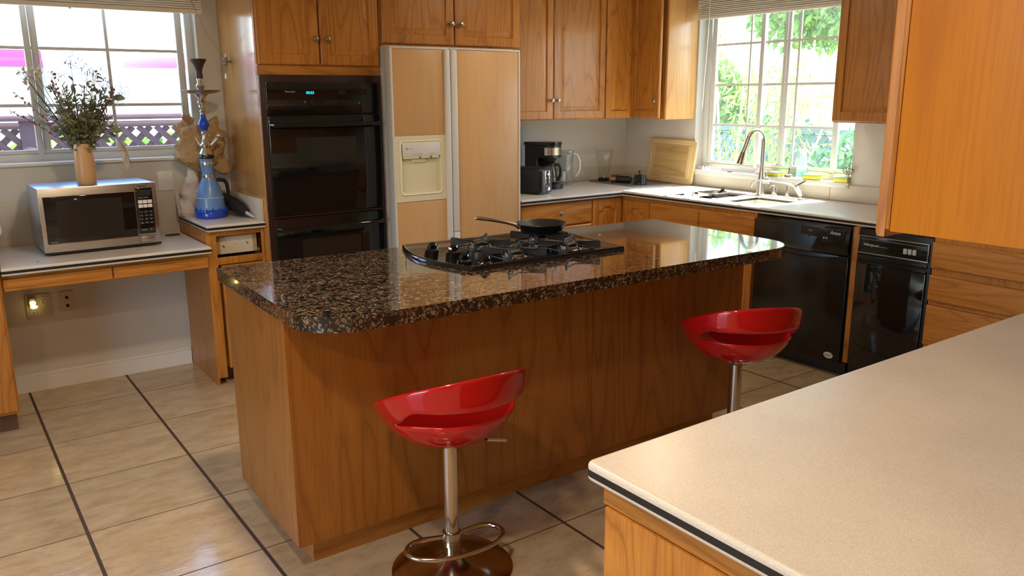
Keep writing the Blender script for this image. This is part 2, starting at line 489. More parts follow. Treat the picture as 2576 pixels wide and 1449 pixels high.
class MB:
    """collects shapes in one bmesh; obj() links them as ONE mesh object"""
    def __init__(s):
        s.bm = bmesh.new()

    def box(s, x0, x1, y0, y1, z0, z1, bev=0.0, seg=2):
        vs = [s.bm.verts.new(p) for p in ((x0, y0, z0), (x1, y0, z0), (x1, y1, z0), (x0, y1, z0),
                                          (x0, y0, z1), (x1, y0, z1), (x1, y1, z1), (x0, y1, z1))]
        fs = [s.bm.faces.new([vs[i] for i in f]) for f in ((3, 2, 1, 0), (4, 5, 6, 7), (0, 1, 5, 4), (1, 2, 6, 5), (2, 3, 7, 6), (3, 0, 4, 7))]
        if bev > 0:
            es = list({e for f in fs for e in f.edges})
            bmesh.ops.bevel(s.bm, geom=es, offset=bev, segments=seg, affect='EDGES', profile=0.5)
        return s

    def obox(s, c, size, rot, bev=0.0):
        """box with centre c, size, euler rot"""
        n0 = len(s.bm.verts)
        s.bm.verts.ensure_lookup_table()
        old = set(s.bm.verts)
        a, b, d = (q / 2 for q in size)
        s.box(-a, a, -b, b, -d, d, bev)
        R = Matrix.Translation(c) @ (rot.to_matrix() if hasattr(rot, 'to_matrix') else Matrix.Identity(3)).to_4x4()
        for v in s.bm.verts:
            if v not in old:
                v.co = R @ v.co
        return s

    def prism(s, pts, z0, z1, bev=0.0, seg=3, only=None):
        n = len(pts)
        lo = [s.bm.verts.new((x, y, z0)) for x, y in pts]
        hi = [s.bm.verts.new((x, y, z1)) for x, y in pts]
        f1 = s.bm.faces.new(hi)
        f0 = s.bm.faces.new(lo[::-1])
        for i in range(n):
            j = (i + 1) % n
            s.bm.faces.new((lo[i], lo[j], hi[j], hi[i]))
        if bev > 0:
            es = (list(f1.edges) if only != 'lo' else []) + (list(f0.edges) if only != 'hi' else [])
            bmesh.ops.bevel(s.bm, geom=es, offset=bev, segments=seg, affect='EDGES', profile=0.5)
        return s

    def loft(s, loops, cap0=True, cap1=True, closed=True):
        rows = [[s.bm.verts.new(p) for p in L] for L in loops]
        n = len(rows[0])
        for a, b in zip(rows, rows[1:]):
            for i in range(n if closed else n - 1):
                j = (i + 1) % n
                s.bm.faces.new((a[i], a[j], b[j], b[i]))
        if cap0:
            s.bm.faces.new(rows[0][::-1])
        if cap1:
            s.bm.faces.new(rows[-1])
        return s

    def lathe(s, prof, c=(0, 0, 0), n=32, sx=1, sy=1, cap0=True, cap1=True):
        loops = [[(c[0] + r * sx * math.cos(2 * PI * i / n), c[1] + r * sy * math.sin(2 * PI * i / n), c[2] + z) for i in range(n)] for r, z in prof]
        return s.loft(loops, cap0, cap1)

    def cyl(s, p0, p1, r0, r1=None, n=20, caps=True):
        r1 = r0 if r1 is None else r1
        return s.tube([p0, p1], [r0, r1], n, caps)

    def tube(s, pts, r, n=10, caps=True, closed=False):
        pts = [Vector(p) for p in pts]
        m = len(pts)
        rs = r if isinstance(r, (list, tuple)) else [r] * m
        prev = None
        loops = []
        for i, p in enumerate(pts):
            if closed:
                t = (pts[(i + 1) % m] - pts[i - 1]).normalized()
            else:
                t = (pts[min(i + 1, m - 1)] - pts[max(i - 1, 0)]).normalized()
            if prev is None:
                a = Vector((0, 0, 1)) if abs(t.z) < 0.9 else Vector((1, 0, 0))
                u = t.cross(a).normalized()
            else:
                u = (prev - t * prev.dot(t)).normalized()
            prev = u
            v = t.cross(u)
            loops.append([p + (u * math.cos(2 * PI * k / n) + v * math.sin(2 * PI * k / n)) * rs[i] for k in range(n)])
        if closed:
            loops.append(loops[0])
            return s.loft(loops, False, False)
        return s.loft(loops, caps, caps)

    def face(s, pts):
        s.bm.faces.new([s.bm.verts.new(p) for p in pts])
        return s

    def ball(s, c, r, n=12, sx=1, sy=1, sz=1):
        k = n // 2
        prof = [(max(r * math.sin(PI * i / k), 1e-4), -r * sz * math.cos(PI * i / k)) for i in range(k + 1)]
        return s.lathe(prof, c, n, sx, sy)

    def obj(s, name, mat, parent=None, loc=None, ang=32, local=False, smooth=True):
        """local: vertices are already in the object's/parent's own frame; else they are world coordinates"""
        base = ORG.get(parent.name, Vector()) if parent is not None else Vector(loc or (0, 0, 0))
        bmesh.ops.remove_doubles(s.bm, verts=s.bm.verts, dist=1e-6)
        bmesh.ops.recalc_face_normals(s.bm, faces=s.bm.faces)
        me = bpy.data.meshes.new(name)
        if not local:
            for v in s.bm.verts:
                v.co -= base
        s.bm.to_mesh(me)
        s.bm.free()
        o = bpy.data.objects.new(name, me)
        COL.objects.link(o)
        me.materials.append(mat)
        if smooth:
            me.shade_smooth()
            me.set_sharp_from_angle(angle=math.radians(ang))
        if parent is not None:
            o.parent = parent
            ORG[o.name] = base
        else:
            o.location = base
            ORG[o.name] = base
        return o

def tag(o, label, cat, group=None, kind=None):
    o['label'] = label
    o['category'] = cat
    if group:
        o['group'] = group
    if kind:
        o['kind'] = kind
    return o

def thing(name, label, cat, loc=(0, 0, 0), rz=0.0, group=None):
    o = bpy.data.objects.new(name, None)
    COL.objects.link(o)
    o.location = loc
    o.rotation_euler = (0, 0, rz)
    ORG[o.name] = Vector(loc)
    return tag(o, label, cat, group)

def struct(mb, name, mat, **k):
    o = mb.obj(name, mat, **k)
    if k.get('parent') is None:
        o['kind'] = 'structure'
    return o

def copy_thing(root, loc, rz, label):
    r = root.copy()
    COL.objects.link(r)
    r.location = loc
    r.rotation_euler = (0, 0, rz)
    r['label'] = label
    def rec(src, dst):
        for ch in [q for q in bpy.data.objects if q.parent == src]:
            c = ch.copy()
            c.parent = dst
            COL.objects.link(c)
            rec(ch, c)
    rec(root, r)
    return r

def lettering(name, text, size, loc, rot, mat, parent, extrude=0.0004, align='LEFT', local=False, shear=0):
    cu = bpy.data.curves.new(name, 'FONT')
    cu.body = text
    cu.size = size
    cu.extrude = extrude
    cu.align_x = align
    cu.shear = shear
    cu.materials.append(mat)
    tmp = bpy.data.objects.new(name, cu)
    me = bpy.data.meshes.new_from_object(tmp)
    bpy.data.objects.remove(tmp, do_unlink=True)
    o = bpy.data.objects.new(name, me)
    COL.objects.link(o)
    base = ORG.get(parent.name, Vector())
    o.parent = parent
    o.location = Vector(loc) - (Vector() if local else base)
    o.rotation_euler = rot
    return o

ROT_Y = (PI / 2, 0, 0)            # text facing -y
ROT_X = (PI / 2, 0, -PI / 2)      # text facing -x, reading towards -y

class Face:
    """a vertical cabinet face: (u, z, d) -> world; d is the distance out of the face"""
    def __init__(s, facing, plane):
        s.f, s.p = facing, plane
    def __call__(s, u, z, d):
        if s.f == '-y':
            return (u, s.p - d, z)
        if s.f == '-x':
            return (s.p - d, u, z)
        if s.f == '+y':
            return (u, s.p + d, z)
        if s.f == '+x':
            return (s.p + d, u, z)
    def box(s, mb, u0, u1, z0, z1, d0, d1, bev=0):
        a, b = s(u0, z0, d0), s(u1, z1, d1)
        mb.box(min(a[0], b[0]), max(a[0], b[0]), min(a[1], b[1]), max(a[1], b[1]), z0, z1, bev)
        return mb

def raised_door(F, u0, u1, z0, z1, t=0.019, rail=0.055, arch=0.0, flat=False, narrow=None, slim=False):
    """one door leaf with a routed raised panel; arch lowers the shoulders of the panel's top edge"""
    mb = MB()
    K = 14
    def loop(inset, d, ar):
        a0, a1, b0, b1 = u0 + inset, u1 - inset, z0 + inset, z1 - inset
        P = [(a0, b0), (a1, b0)]
        for k in range(K + 1):
            tt = k / K
            x = a1 + (a0 - a1) * tt
            q = abs(2 * tt - 1)
            sh = 0 if q < 0.35 else min(1.0, (q - 0.35) / 0.25)
            sh = sh * sh * (3 - 2 * sh)
            P.append((x, b1 - ar * sh))
        return [F(x, z, d) for x, z in P]
    r = rail if narrow is None else narrow
    L = [(0, 0, 0), (0, t - 0.005, 0), (0.005, t, 0)]
    if slim:
        L += [(0.010, t, 0), (0.012, t - 0.003, 0), (0.015, t - 0.003, 0), (0.018, t, 0), (0.020, t, 0)]
    elif flat:
        L += [(0.012, t, 0), (0.016, t + 0.0005, 0)]
    else:
        L += [(r, t, arch), (r + 0.004, t - 0.009, arch), (r + 0.010, t - 0.009, arch), (r + 0.034, t - 0.001, arch), (r + 0.036, t - 0.001, arch)]
    mb.loft([loop(*q) for q in L])
    return mb

def knob(F, u, z, d, parent, name='knob'):
    prof = [(0.0055, 0), (0.0055, 0.012), (0.014, 0.017), (0.016, 0.022), (0.013, 0.027), (0.006, 0.029)]
    n = 16
    mb = MB()
    c = F(u, z, d)
    ax = Vector(F(0, 0, 1)) - Vector(F(0, 0, 0))
    hu = Vector(F(1, 0, 0)) - Vector(F(0, 0, 0))
    loops = [[Vector(c) + ax * h + hu * (r * math.cos(2 * PI * i / n)) + Vector((0, 0, 1)) * (r * math.sin(2 * PI * i / n)) for i in range(n)] for r, h in prof]
    mb.loft(loops)
    return mb.obj(name, PEWTER, parent)

# ================================================================ room shell
def wall_with_hole(name, facing, a0, a1, b0, b1, z1, h):
    """facing 'y': runs along x at y a..; facing 'x': runs along y. h = (u0,u1,z0,z1)"""
    mb = MB()
    segs = [(b0, h[0], 0, z1), (h[1], b1, 0, z1), (h[0], h[1], 0, h[2]), (h[0], h[1], h[3], z1)]
    for u0, u1, q0, q1 in segs:
        if facing == 'y':
            mb.box(u0, u1, a0, a1, q0, q1)
        else:
            mb.box(a0, a1, u0, u1, q0, q1)
    return struct(mb, name, WALL, smooth=False)

CEILZ = 2.44
struct(MB().box(-2.6, 4.95, -3.2, 5.2, -0.1, 0), 'floor', TILE, smooth=False)
struct(MB().box(-2.6, 4.95, -3.2, 5.2, CEILZ, CEILZ + 0.1), 'ceiling', CEIL, smooth=False)
wall_with_hole('wall_back', 'y', 5.04, 5.20, -2.6, 4.95, CEILZ, (-0.32, 1.395, 1.245, 2.30))
wall_with_hole('wall_right', 'x', 4.79, 4.95, -3.2, 5.04, CEILZ, (2.975, 4.288, 1.03, 2.25))
wall_with_hole('wall_left', 'x', -2.6, -2.45, -3.2, 5.04, CEILZ, (0.6, 2.6, 0.1, 2.1))  # unseen opening added to bring daylight in from the left
struct(MB().box(-2.45, 4.79, -3.2, -3.05, 0, CEILZ), 'wall_front', WALL, smooth=False)
mb = MB().box(0.235, 1.195, 5.025, 5.04, 0, 0.085).box(0.235, 1.195, 5.031, 5.04, 0.085, 0.10, 0.003)
struct(mb, 'baseboard_back', TRIM)
mb = MB().box(-0.9, 1.19, 5.028, 5.04, 0.81, 1.055, 0.003)
struct(mb, 'trim_1', SPLASH)                                   # backsplash behind the desk
mb = MB().box(1.19, 1.52, 5.022, 5.04, 0.915, 1.035, 0.003).box(1.498, 1.5195, 4.475, 5.022, 0.915, 1.035, 0.003)
struct(mb, 'trim_2', SPLASH)                                   # low backsplash of the raised shelf
mb = MB().box(3.26, 4.79, 5.022, 5.04, 0.915, 1.02, 0.003)
struct(mb, 'trim_3', SPLASH)                                   # backsplash, back wall
mb = MB().box(4.772, 4.79, 3.106, 5.022, 0.915, 1.02, 0.002).box(4.772, 4.79, 1.1, 3.104, 0.915, 1.02, 0.002)
struct(mb, 'trim_4', SPLASH)                                   # backsplash under the sink window, with its joint
mb = MB().box(4.765, 4.90, 2.975, 4.288, 0.997, 1.032, 0.004)
struct(mb, 'trim_5', TRIM)                                     # sink window sill
mb = MB().box(-0.32, 1.395, 5.02, 5.12, 1.232, 1.25, 0.004)
struct(mb, 'trim_6', TRIM)                                     # desk window sill

def window(name, F, u0, u1, z0, z1, stiles, muntv, munth, pane, fw_=0.04, depth=0.05):
    fr = MB()
    for a, b, c, d in ((u0, u1, z0, z0 + fw_), (u0, u1, z1 - fw_, z1), (u0, u0 + fw_, z0 + fw_, z1 - fw_), (u1 - fw_, u1, z0 + fw_, z1 - fw_)):
        F.box(fr, a, b, c, d, -depth, 0.0, 0.003)
    root = fr.obj(name, VINYL)
    root['kind'] = 'structure'
    for a, b, d in stiles:
        m = MB()
        F.box(m, a, b, z0 + fw_ * 0.8, z1 - fw_ * 0.8, -0.03, d, 0.003)
        m.obj('sash_stile', VINYL, root)
    m = MB()
    for a, b in ((u0 + fw_, u1 - fw_),):
        F.box(m, a, b, z0 + fw_, z0 + fw_ + 0.022, -0.03, -0.005, 0.002)
        F.box(m, a, b, z1 - fw_ - 0.02, z1 - fw_, -0.03, -0.005, 0.002)
    m.obj('sash_rail', VINYL, root)
    m = MB()
    for a, b in muntv:
        F.box(m, a, b, z0 + fw_, z1 - fw_, -0.022, -0.012)
    for a, b, z in munth:
        F.box(m, a, b, z - 0.008, z + 0.008, -0.021, -0.013)
    m.obj('muntin_grid', VINYL, root)
    m = MB()
    F.box(m, u0 + fw_, u1 - fw_, z0 + fw_, z1 - fw_, -0.0175, -0.0165)
    m.obj('pane', pane, root)
    return root

F1 = Face('-y', 5.115)
window('window_1', F1, -0.32, 1.395, 1.25, 2.30, [(0.532, 0.562, 0.004), (0.566, 0.60, -0.012), (1.300, 1.338, 0.0), (-0.27, -0.24, 0.0)],
       [(0.926, 0.942), (0.12, 0.136)], [(-0.28, 1.30, 1.545), (-0.28, 1.30, 1.842)], PANEL_L)
F2 = Face('-x', 4.875)
window('window_2', F2, 2.975, 4.288, 1.035, 2.25, [(4.195, 4.235, 0.0), (3.768, 3.800, 0.004), (3.566, 3.590, -0.01), (3.596, 3.622, -0.016), (3.155, 3.19, 0.0)],
       [(3.888, 3.902), (3.488, 3.504)], [(3.19, 4.2, 1.365), (3.19, 4.2, 1.652), (3.19, 4.2, 1.938)], PANE, 0.045)

# ================================================================ counters
def round_poly(pts, rad, k=8):
    out = []
    n = len(pts)
    for i in range(n):
        p, a, b = Vector(pts[i]), Vector(pts[i - 1]), Vector(pts[(i + 1) % n])
        r = rad[i]
        if r <= 0:
            out.append(tuple(p))
            continue
        da, db = (a - p).normalized(), (b - p).normalized()
        ang = da.angle(db)
        t = r / math.tan(ang / 2)
        c = p + (da + db).normalized() * (r / math.sin(ang / 2))
        s_, e_ = p + da * t - c, p + db * t - c
        a0 = math.atan2(s_.y, s_.x)
        a1 = math.atan2(e_.y, e_.x)
        d = (a1 - a0 + PI) % (2 * PI) - PI
        for q in range(k + 1):
            th = a0 + d * q / k
            out.append((c.x + r * math.cos(th), c.y + r * math.sin(th)))
    return out

def cut(o, boxes, bev=0.03):
    if o.parent is not None:
        bpy.context.view_layer.update()
    """carve openings: boxes (x0,x1,y0,y1,z0,z1) in world coordinates"""
    for bx in boxes:
        c = MB().prism(round_poly([(bx[0], bx[2]), (bx[1], bx[2]), (bx[1], bx[3]), (bx[0], bx[3])], [bev] * 4, 5), bx[4], bx[5]).obj('cutter', LAM)
        md = o.modifiers.new('cut', 'BOOLEAN')
        md.object = c
        md.solver = 'EXACT'
        dg = bpy.context.evaluated_depsgraph_get()
        me = bpy.data.meshes.new_from_object(o.evaluated_get(dg))
        o.modifiers.clear()
        o.data = me
        bpy.data.objects.remove(c, do_unlink=True)
    me.shade_smooth()
    me.set_sharp_from_angle(angle=math.radians(25))

def counter(name, label, poly, z, rad, holes=None, group=None):
    P = round_poly(poly, rad, 6)
    def off(d):
        out = []
        for i in range(len(P)):
            a, b, c = Vector(P[i - 1]), Vector(P[i]), Vector(P[(i + 1) % len(P)])
            e1, e2 = (b - a).normalized(), (c - b).normalized()
            n1, n2 = Vector((-e1.y, e1.x)), Vector((-e2.y, e2.x))
            m = (n1 + n2).normalized()
            out.append(tuple(b + m * (d * SG / max(m.dot(n1), .3))))
        return out
    ar = sum(P[i - 1][0] * P[i][1] - P[i][0] * P[i - 1][1] for i in range(len(P)))
    SG = 1 if ar > 0 else -1
    def ringz(d, zz):
        return [(x, y, zz) for x, y in off(d)]
    R_ = 0.0090
    arc = [(R_ * (1 - math.sin(q)), -R_ * (1 - math.cos(q))) for q in (math.radians(v) for v in (0, 15, 30, 45, 60, 75, 90))]
    top = MB().loft([ringz(0, z - 0.0135)] + [ringz(d, z + h) for d, h in arc[::-1]]).obj(name, LAM, ang=25)
    tag(top, label, 'countertop', group)
    st = MB().loft([ringz(-0.0004, z - 0.0270), ringz(-0.0004, z - 0.0135)]).obj('edge_stripe', STRIPE, top)
    lo = MB().loft([ringz(d, z - 0.038 - h) for d, h in arc] + [ringz(0, z - 0.0270)]).obj('lower_edge', LAM, top, ang=25)
    st['label'] = 'black inlaid stripe along the edge'
    if holes:
        for o in (top, st, lo):
            cut(o, holes)
    return top

counter('peninsula_countertop', 'large cream countertop with black edge stripe in the right foreground',
        [(0.938, 1.076), (0.938, 0.02), (4.765, 0.02), (4.765, 1.076)], 0.915, [0.018, 0.018, 0, 0])
SINKS = [(4.20, 4.60, 3.60, 4.00), (4.20, 4.60, 3.165, 3.53)]
counter('sink_countertop', 'L-shaped cream countertop around the sink and under the window, running to the back corner',
        [(3.175, 5.022), (3.175, 4.308), (4.080, 4.308), (4.132, 2.45), (4.132, 1.082), (4.771, 1.082), (4.771, 5.022)], 0.915, [0, 0, 0.015, 0, 0, 0, 0],
        [(a, b, c, d, 0.8, 1.0) for a, b, c, d in SINKS])
counter('desk_countertop', 'low cream desk countertop under the microwave', [(0.24, 5.027), (0.24, 4.382), (1.194, 4.382), (1.194, 5.027)], 0.815, [0, 0, 0, 0])
counter('raised_shelf_countertop', 'small raised cream countertop holding the blue hookah', [(1.200, 5.021), (1.200, 4.462), (1.518, 4.462), (1.518, 5.021)], 0.915, [0, 0.012, 0, 0])
counter('left_raised_countertop', 'raised cream countertop at the left picture edge, left of the microwave', [(-0.9, 5.027), (-0.9, 4.40), (0.238, 4.44), (0.238, 5.027)], 0.93, [0, 0, 0, 0])

# integrated double sink
t = thing('kitchen_sink', 'double basin cream sink set into the countertop under the window', 'sink', (4.38, 3.55, 0.73))
for (x0, x1, y0, y1), dz in zip(SINKS, (0.735, 0.735)):
    out = round_poly([(x0, y0), (x1, y0), (x1, y1), (x0, y1)], [0.03] * 4, 5)
    lowp = round_poly([(x0 + .02, y0 + .02), (x1 - .02, y0 + .02), (x1 - .02, y1 - .02), (x0 + .02, y1 - .02)], [0.05] * 4, 5)
    outer = round_poly([(x0 - .008, y0 - .008), (x1 + .008, y0 - .008), (x1 + .008, y1 + .008), (x0 - .008, y1 + .008)], [0.035] * 4, 5)
    mb = MB().loft([[(x, y, dz - .01) for x, y in outer], [(x, y, 0.876) for x, y in outer], [(x, y, 0.876) for x, y in out], [(x, y, dz + .03) for x, y in out], [(x, y, dz) for x, y in lowp]])
    b_ = mb.obj('basin', LAM, t)
    cx_, cy_ = (x0 + x1) / 2, (y0 + y1) / 2
    MB().lathe([(0.045, 0.0), (0.045, 0.004), (0.03, 0.004), (0.028, -0.0)], (cx_, cy_, dz + 0.001), 20).obj('drain', NICKEL, b_)

# ================================================================ base cabinets
def base_box(name, label, x0, x1, y0, y1, z0, z1, mat, toe=None):
    t = thing(name, label, 'cabinet', ((x0 + x1) / 2, (y0 + y1) / 2, 0))
    MB().box(x0, x1, y0, y1, z0, z1, 0.0015, 1).obj('carcass', mat, t)
    if toe:
        MB().box(*toe, 0, z0 + 0.002).obj('toe_kick', WENGE, t)
    return t

FY, FX = Face('-y', 4.354), Face('-x', 4.120)
t = base_box('drawer_base_cabinet', 'oak base cabinet with a knobbed drawer beneath the toaster, right of the refrigerator', 3.18, 3.820, 4.354, 5.02, 0.1, 0.876, OAKV, (3.18, 3.820, 4.42, 5.0))
d_ = raised_door(FY, 3.19, 3.815, 0.712, 0.864, flat=True).obj('drawer_front', OAKX, t)
knob(FY, 3.512, 0.795, 0.019, d_)
raised_door(FY, 3.19, 3.500, 0.115, 0.700).obj('door', OAKV, t)
raised_door(FY, 3.505, 3.815, 0.115, 0.700).obj('door', OAKV2, t)

t = thing('corner_base_cabinet', 'oak corner base cabinet with two arched raised-panel doors meeting in the inside corner', 'cabinet', (4.2, 4.4, 0))
MB().prism([(3.822, 5.02), (3.822, 4.354), (4.120, 4.354), (4.120, 4.066), (4.77, 4.066), (4.77, 5.02)], 0.1, 0.876).obj('carcass', OAKV, t, smooth=False)
MB().prism([(3.822, 5.0), (3.822, 4.42), (4.18, 4.42), (4.18, 4.066), (4.75, 4.066), (4.75, 5.0)], 0, 0.1).obj('toe_kick', WENGE, t, smooth=False)
raised_door(FY, 3.825, 4.096, 0.115, 0.864, arch=0.03, narrow=0.052).obj('door', OAKV2, t)
raised_door(FX, 4.070, 4.330, 0.115, 0.850, arch=0.03, narrow=0.05).obj('door', OAKV3, t)

t = base_box('sink_base_cabinet', 'oak sink cabinet with two flat false drawer fronts, left of the dishwasher', 4.120, 4.77, 3.160, 4.063, 0.1, 0.72, OAKV, (4.18, 4.75, 3.17, 4.06))
MB().box(4.120, 4.138, 3.160, 4.063, 0.72, 0.876, 0.001, 1).obj('face_frame', OAKV, t)
for a, b in ((3.614, 4.060), (3.164, 3.609)):
    raised_door(FX, a, b, 0.712, 0.850, flat=True).obj('false_drawer_front', OAKY, t)
    raised_door(FX, a, b, 0.115, 0.700).obj('door', OAKV if a > 3.3 else OAKV2, t)

tag(MB().box(4.108, 4.6, 2.474, 2.505, 0.1, 0.876, 0.002).obj('filler_stile', OAKV2), 'narrow oak stile between the dishwasher and the trash compactor', 'cabinet trim')

t = base_box('drawer_stack_cabinet', 'oak cabinet with three wide drawers right of the trash compactor, under the hanging cabinet', 4.124, 4.77, 1.09, 2.068, 0.1, 0.876, OAKV3, (4.18, 4.75, 1.09, 2.06))
for a, b in ((0.722, 0.853), (0.552, 0.683), (0.318, 0.527), (0.115, 0.29)):
    raised_door(Face('-x', 4.1235), 1.2, 2.063, a, b, t=0.027, flat=True).obj('drawer_front', OAKY, t)

# peninsula cabinet
t = thing('peninsula_cabinet', 'oak peninsula cabinet under the foreground countertop, its end panel facing left', 'cabinet', (2.8, 0.6, 0))
MB().box(0.968, 4.0, 0.10, 1.03, 0.1, 0.876, 0.001, 1).obj('carcass', OAKV, t)
MB().box(0.955, 0.968, 0.09, 1.035, 0.02, 0.832, 0.002).obj('end_panel', OAKV2, t)
MB().box(0.960, 0.968, 0.09, 1.045, 0.834, 0.876, 0.001, 1).obj('top_rail', OAKY, t)
MB().box(1.03, 4.0, 0.16, 0.96, 0, 0.1).obj('toe_kick', WENGE, t)
FP = Face('+y', 1.031)
for i in range(6):
    raised_door(FP, 0.975 + i * 0.5, 1.468 + i * 0.5, 0.115, 0.825).obj('door', OAKV, t)

# left cabinet and the shelf cabinet, both sides of the knee space
FL = Face('-y', 4.425)
t = base_box('left_base_cabinet', 'oak base cabinet at the left picture edge, left of the knee space', -0.9, 0.236, 4.425, 5.02, 0.095, 0.890, OAKV, (-0.9, 0.222, 4.47, 5.0))
raised_door(FL, -0.46, 0.228, 0.11, 0.86, rail=0.07).obj('door', OAKV2, t)
t = thing('shelf_base_cabinet', 'narrow oak base cabinet under the hookah shelf, its top drawer front missing', 'cabinet', (1.36, 4.76, 0))
mb = MB().box(1.199, 1.216, 4.5155, 5.021, 0.0, 0.876, 0.001, 1)
mb.box(1.216, 1.518, 4.56, 5.021, 0.09, 0.70).box(1.216, 1.518, 4.99, 5.021, 0.70, 0.876)
mb.obj('carcass', OAKV, t)
mb = MB()
FS = Face('-y', 4.515)
FS.box(mb, 1.199, 1.254, 0.045, 0.876, 0, 0.018, 0.001)
FS.box(mb, 1.500, 1.518, 0.09, 0.876, 0, 0.018, 0.001)
FS.box(mb, 1.254, 1.500, 0.848, 0.876, 0, 0.018, 0.001)
FS.box(mb, 1.254, 1.500, 0.69, 0.728, 0, 0.018, 0.001)
mb.obj('face_frame', OAKV3, t)
mb = MB().box(1.262, 1.492, 4.55, 4.566, 0.737, 0.838, 0.001, 1).box(1.262, 1.268, 4.566, 4.9, 0.737, 0.80).box(1.486, 1.492, 4.566, 4.9, 0.737, 0.80)
b_ = mb.obj('drawer_box', KRAFT, t)
q = MB().box(1.287, 1.468, 4.5485, 4.5505, 0.738, 0.832).obj('drawer_facing', plain('cream_melamine', (0.72, 0.66, 0.54), 0.5), b_)
for a, b in ((1.305, 0.781), (1.437, 0.788)):
    MB().tube([(a - .006, 4.547, b + .005), (a, 4.543, b), (a + .003, 4.545, b - .004)], 0.0022, 6).obj('screw', DARKSLOT, b_)
MB().ball((1.372, 4.548, 0.789), 0.0022, 6).obj('screw_hole', DARKSLOT, b_)
for a in (1.2575, 1.4955):
    MB().box(a - 0.003, a + 0.003, 4.52, 4.9, 0.732, 0.756).obj('slide_rail', NICKEL, t)
raised_door(FS, 1.268, 1.508, 0.10, 0.685, t=0.036, rail=0.05).obj('door', OAKV2, t)
MB().box(1.23, 1.5, 4.60, 5.0, 0, 0.09).obj('toe_kick', WENGE, t)

t = thing('desk_drawer_unit', 'pair of slim oak drawers hung under the low desk countertop', 'drawers', (0.72, 4.7, 0.7))
MB().box(0.238, 1.197, 4.455, 4.50, 0.70, 0.776, 0.001, 1).obj('apron', OAKX, t)
FD = Face('-y', 4.452)
for a, b in ((0.242, 0.714), (0.722, 1.186)):
    raised_door(FD, a, b, 0.694, 0.753, t=0.022, slim=True).obj('drawer_front', OAKX, t)
    MB().box(a + .02, b - .02, 4.50, 4.85, 0.705, 0.775).obj('drawer_box', OAKX, t)

# ================================================================ island
t = thing('kitchen_island', 'large oak-veneered kitchen island base under the granite top', 'kitchen island', (2.0, 2.75, 0))
A = [(0.864, 2.440), (2.153, 2.432), (2.153, 3.08), (0.880, 3.08)]
B = [(2.1555, 2.432), (3.085, 2.425), (3.085, 3.02), (2.1555, 3.08)]
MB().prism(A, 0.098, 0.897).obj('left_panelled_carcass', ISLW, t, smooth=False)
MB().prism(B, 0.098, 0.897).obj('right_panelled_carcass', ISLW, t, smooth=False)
MB().prism([(0.932, 2.492), (3.0, 2.492), (3.0, 2.98), (0.932, 2.98)], 0, 0.099).obj('toe_kick', OAKX, t, smooth=False)
P = round_poly([(0.872, 3.166), (0.846, 2.185), (3.072, 2.117), (3.108, 3.05)], [0.012, 0.17, 0.17, 0.012], 14)
tag(MB().prism(P, 0.898, 0.945, 0.018, 5).obj('granite_countertop', GRANITE), 'polished brown and black speckled granite island top with rounded front corners', 'countertop')

# ================================================================ tall oven cabinet
t = thing('oven_cabinet', 'tall oak oven cabinet with two raised-panel doors above the black double oven', 'cabinet', (1.88, 4.7, 0))
MB().box(1.52, 1.538, 4.4405, 5.038, 0.0, 2.40, 0.001, 1).obj('side_panel', SIDEW, t)['label'] = 'glossy left side panel with worn finish'
mb = MB().box(2.222, 2.24, 4.4405, 5.038, 0.0, 2.40).box(1.538, 2.222, 4.44, 5.038, 1.70, 2.40).box(1.538, 2.222, 4.44, 5.0, 0, 0.30)
mb.obj('carcass', OAKV, t, smooth=False)
F = Face('-y', 4.42)
mb = MB()
F.box(mb, 1.52, 2.24, 1.70, 1.757, -0.02, 0.0, 0.001)
F.box(mb, 1.52, 1.5385, 0.0, 1.70, -0.02, 0.0, 0.001)
F.box(mb, 1.52, 1.548, 1.757, 2.40, -0.02, 0.0, 0.001)
F.box(mb, 2.215, 2.24, 1.757, 2.40, -0.02, 0.0, 0.001)
mb.obj('face_frame', OAKX, t)
for (a, b, k, m_) in ((1.527, 1.869, 1.843, OAKV), (1.878, 2.232, 1.912, OAKV2)):
    d_ = raised_door(F, a, b, 1.752, 2.395).obj('door', m_, t)
    knob(F, k, 1.89, 0.02, d_)

t = thing('fridge_top_cabinet', 'oak wall cabinet with two doors above the refrigerator', 'cabinet', (2.74, 4.7, 1.88))
MB().box(2.243, 3.252, 4.42, 5.038, 1.872, 2.40, 0.001, 1).obj('carcass', OAKV3, t)
for (a, b, k, m_) in ((2.255, 2.741, 2.716, OAKV3), (2.749, 3.235, 2.783, OAKV)):
    d_ = raised_door(F, a, b, 1.882, 2.395).obj('door', m_, t)
    knob(F, k, 2.005, 0.02, d_)

# wall cabinets in the back right corner
FU = Face('-y', 4.68)
t = thing('back_wall_cabinet', 'oak wall cabinet with two tall doors above the coffee maker', 'cabinet', (3.74, 4.86, 1.42))
MB().box(3.256, 4.214, 4.682, 5.038, 1.413, 2.40, 0.001, 1).obj('carcass', OAKV, t)
for (a, b, k, m_) in ((3.262, 3.719, 3.694, OAKV2), (3.725, 4.210, 3.749, OAKV3)):
    d_ = raised_door(FU, a, b, 1.418, 2.395).obj('door', m_, t)
    knob(FU, k, 1.549, 0.02, d_)
t = thing('corner_wall_cabinet', 'oak corner wall cabinet with a plain pale side, left of the sink window', 'cabinet', (4.6, 4.7, 1.42))
MB().prism([(4.217, 5.038), (4.217, 4.682), (4.50, 4.682), (4.50, 4.32), (4.786, 4.32), (4.786, 5.038)], 1.413, 2.40).obj('carcass', OAKV, t, smooth=False)
MB().box(4.482, 4.788, 4.300, 4.319, 1.408, 2.40, 0.002).obj('side_panel', oak('pale_side_veneer', 'z', (0.64, 0.35, 0.13), (0.46, 0.21, 0.06), 11.3, 0.35, 14, 0.9), t)
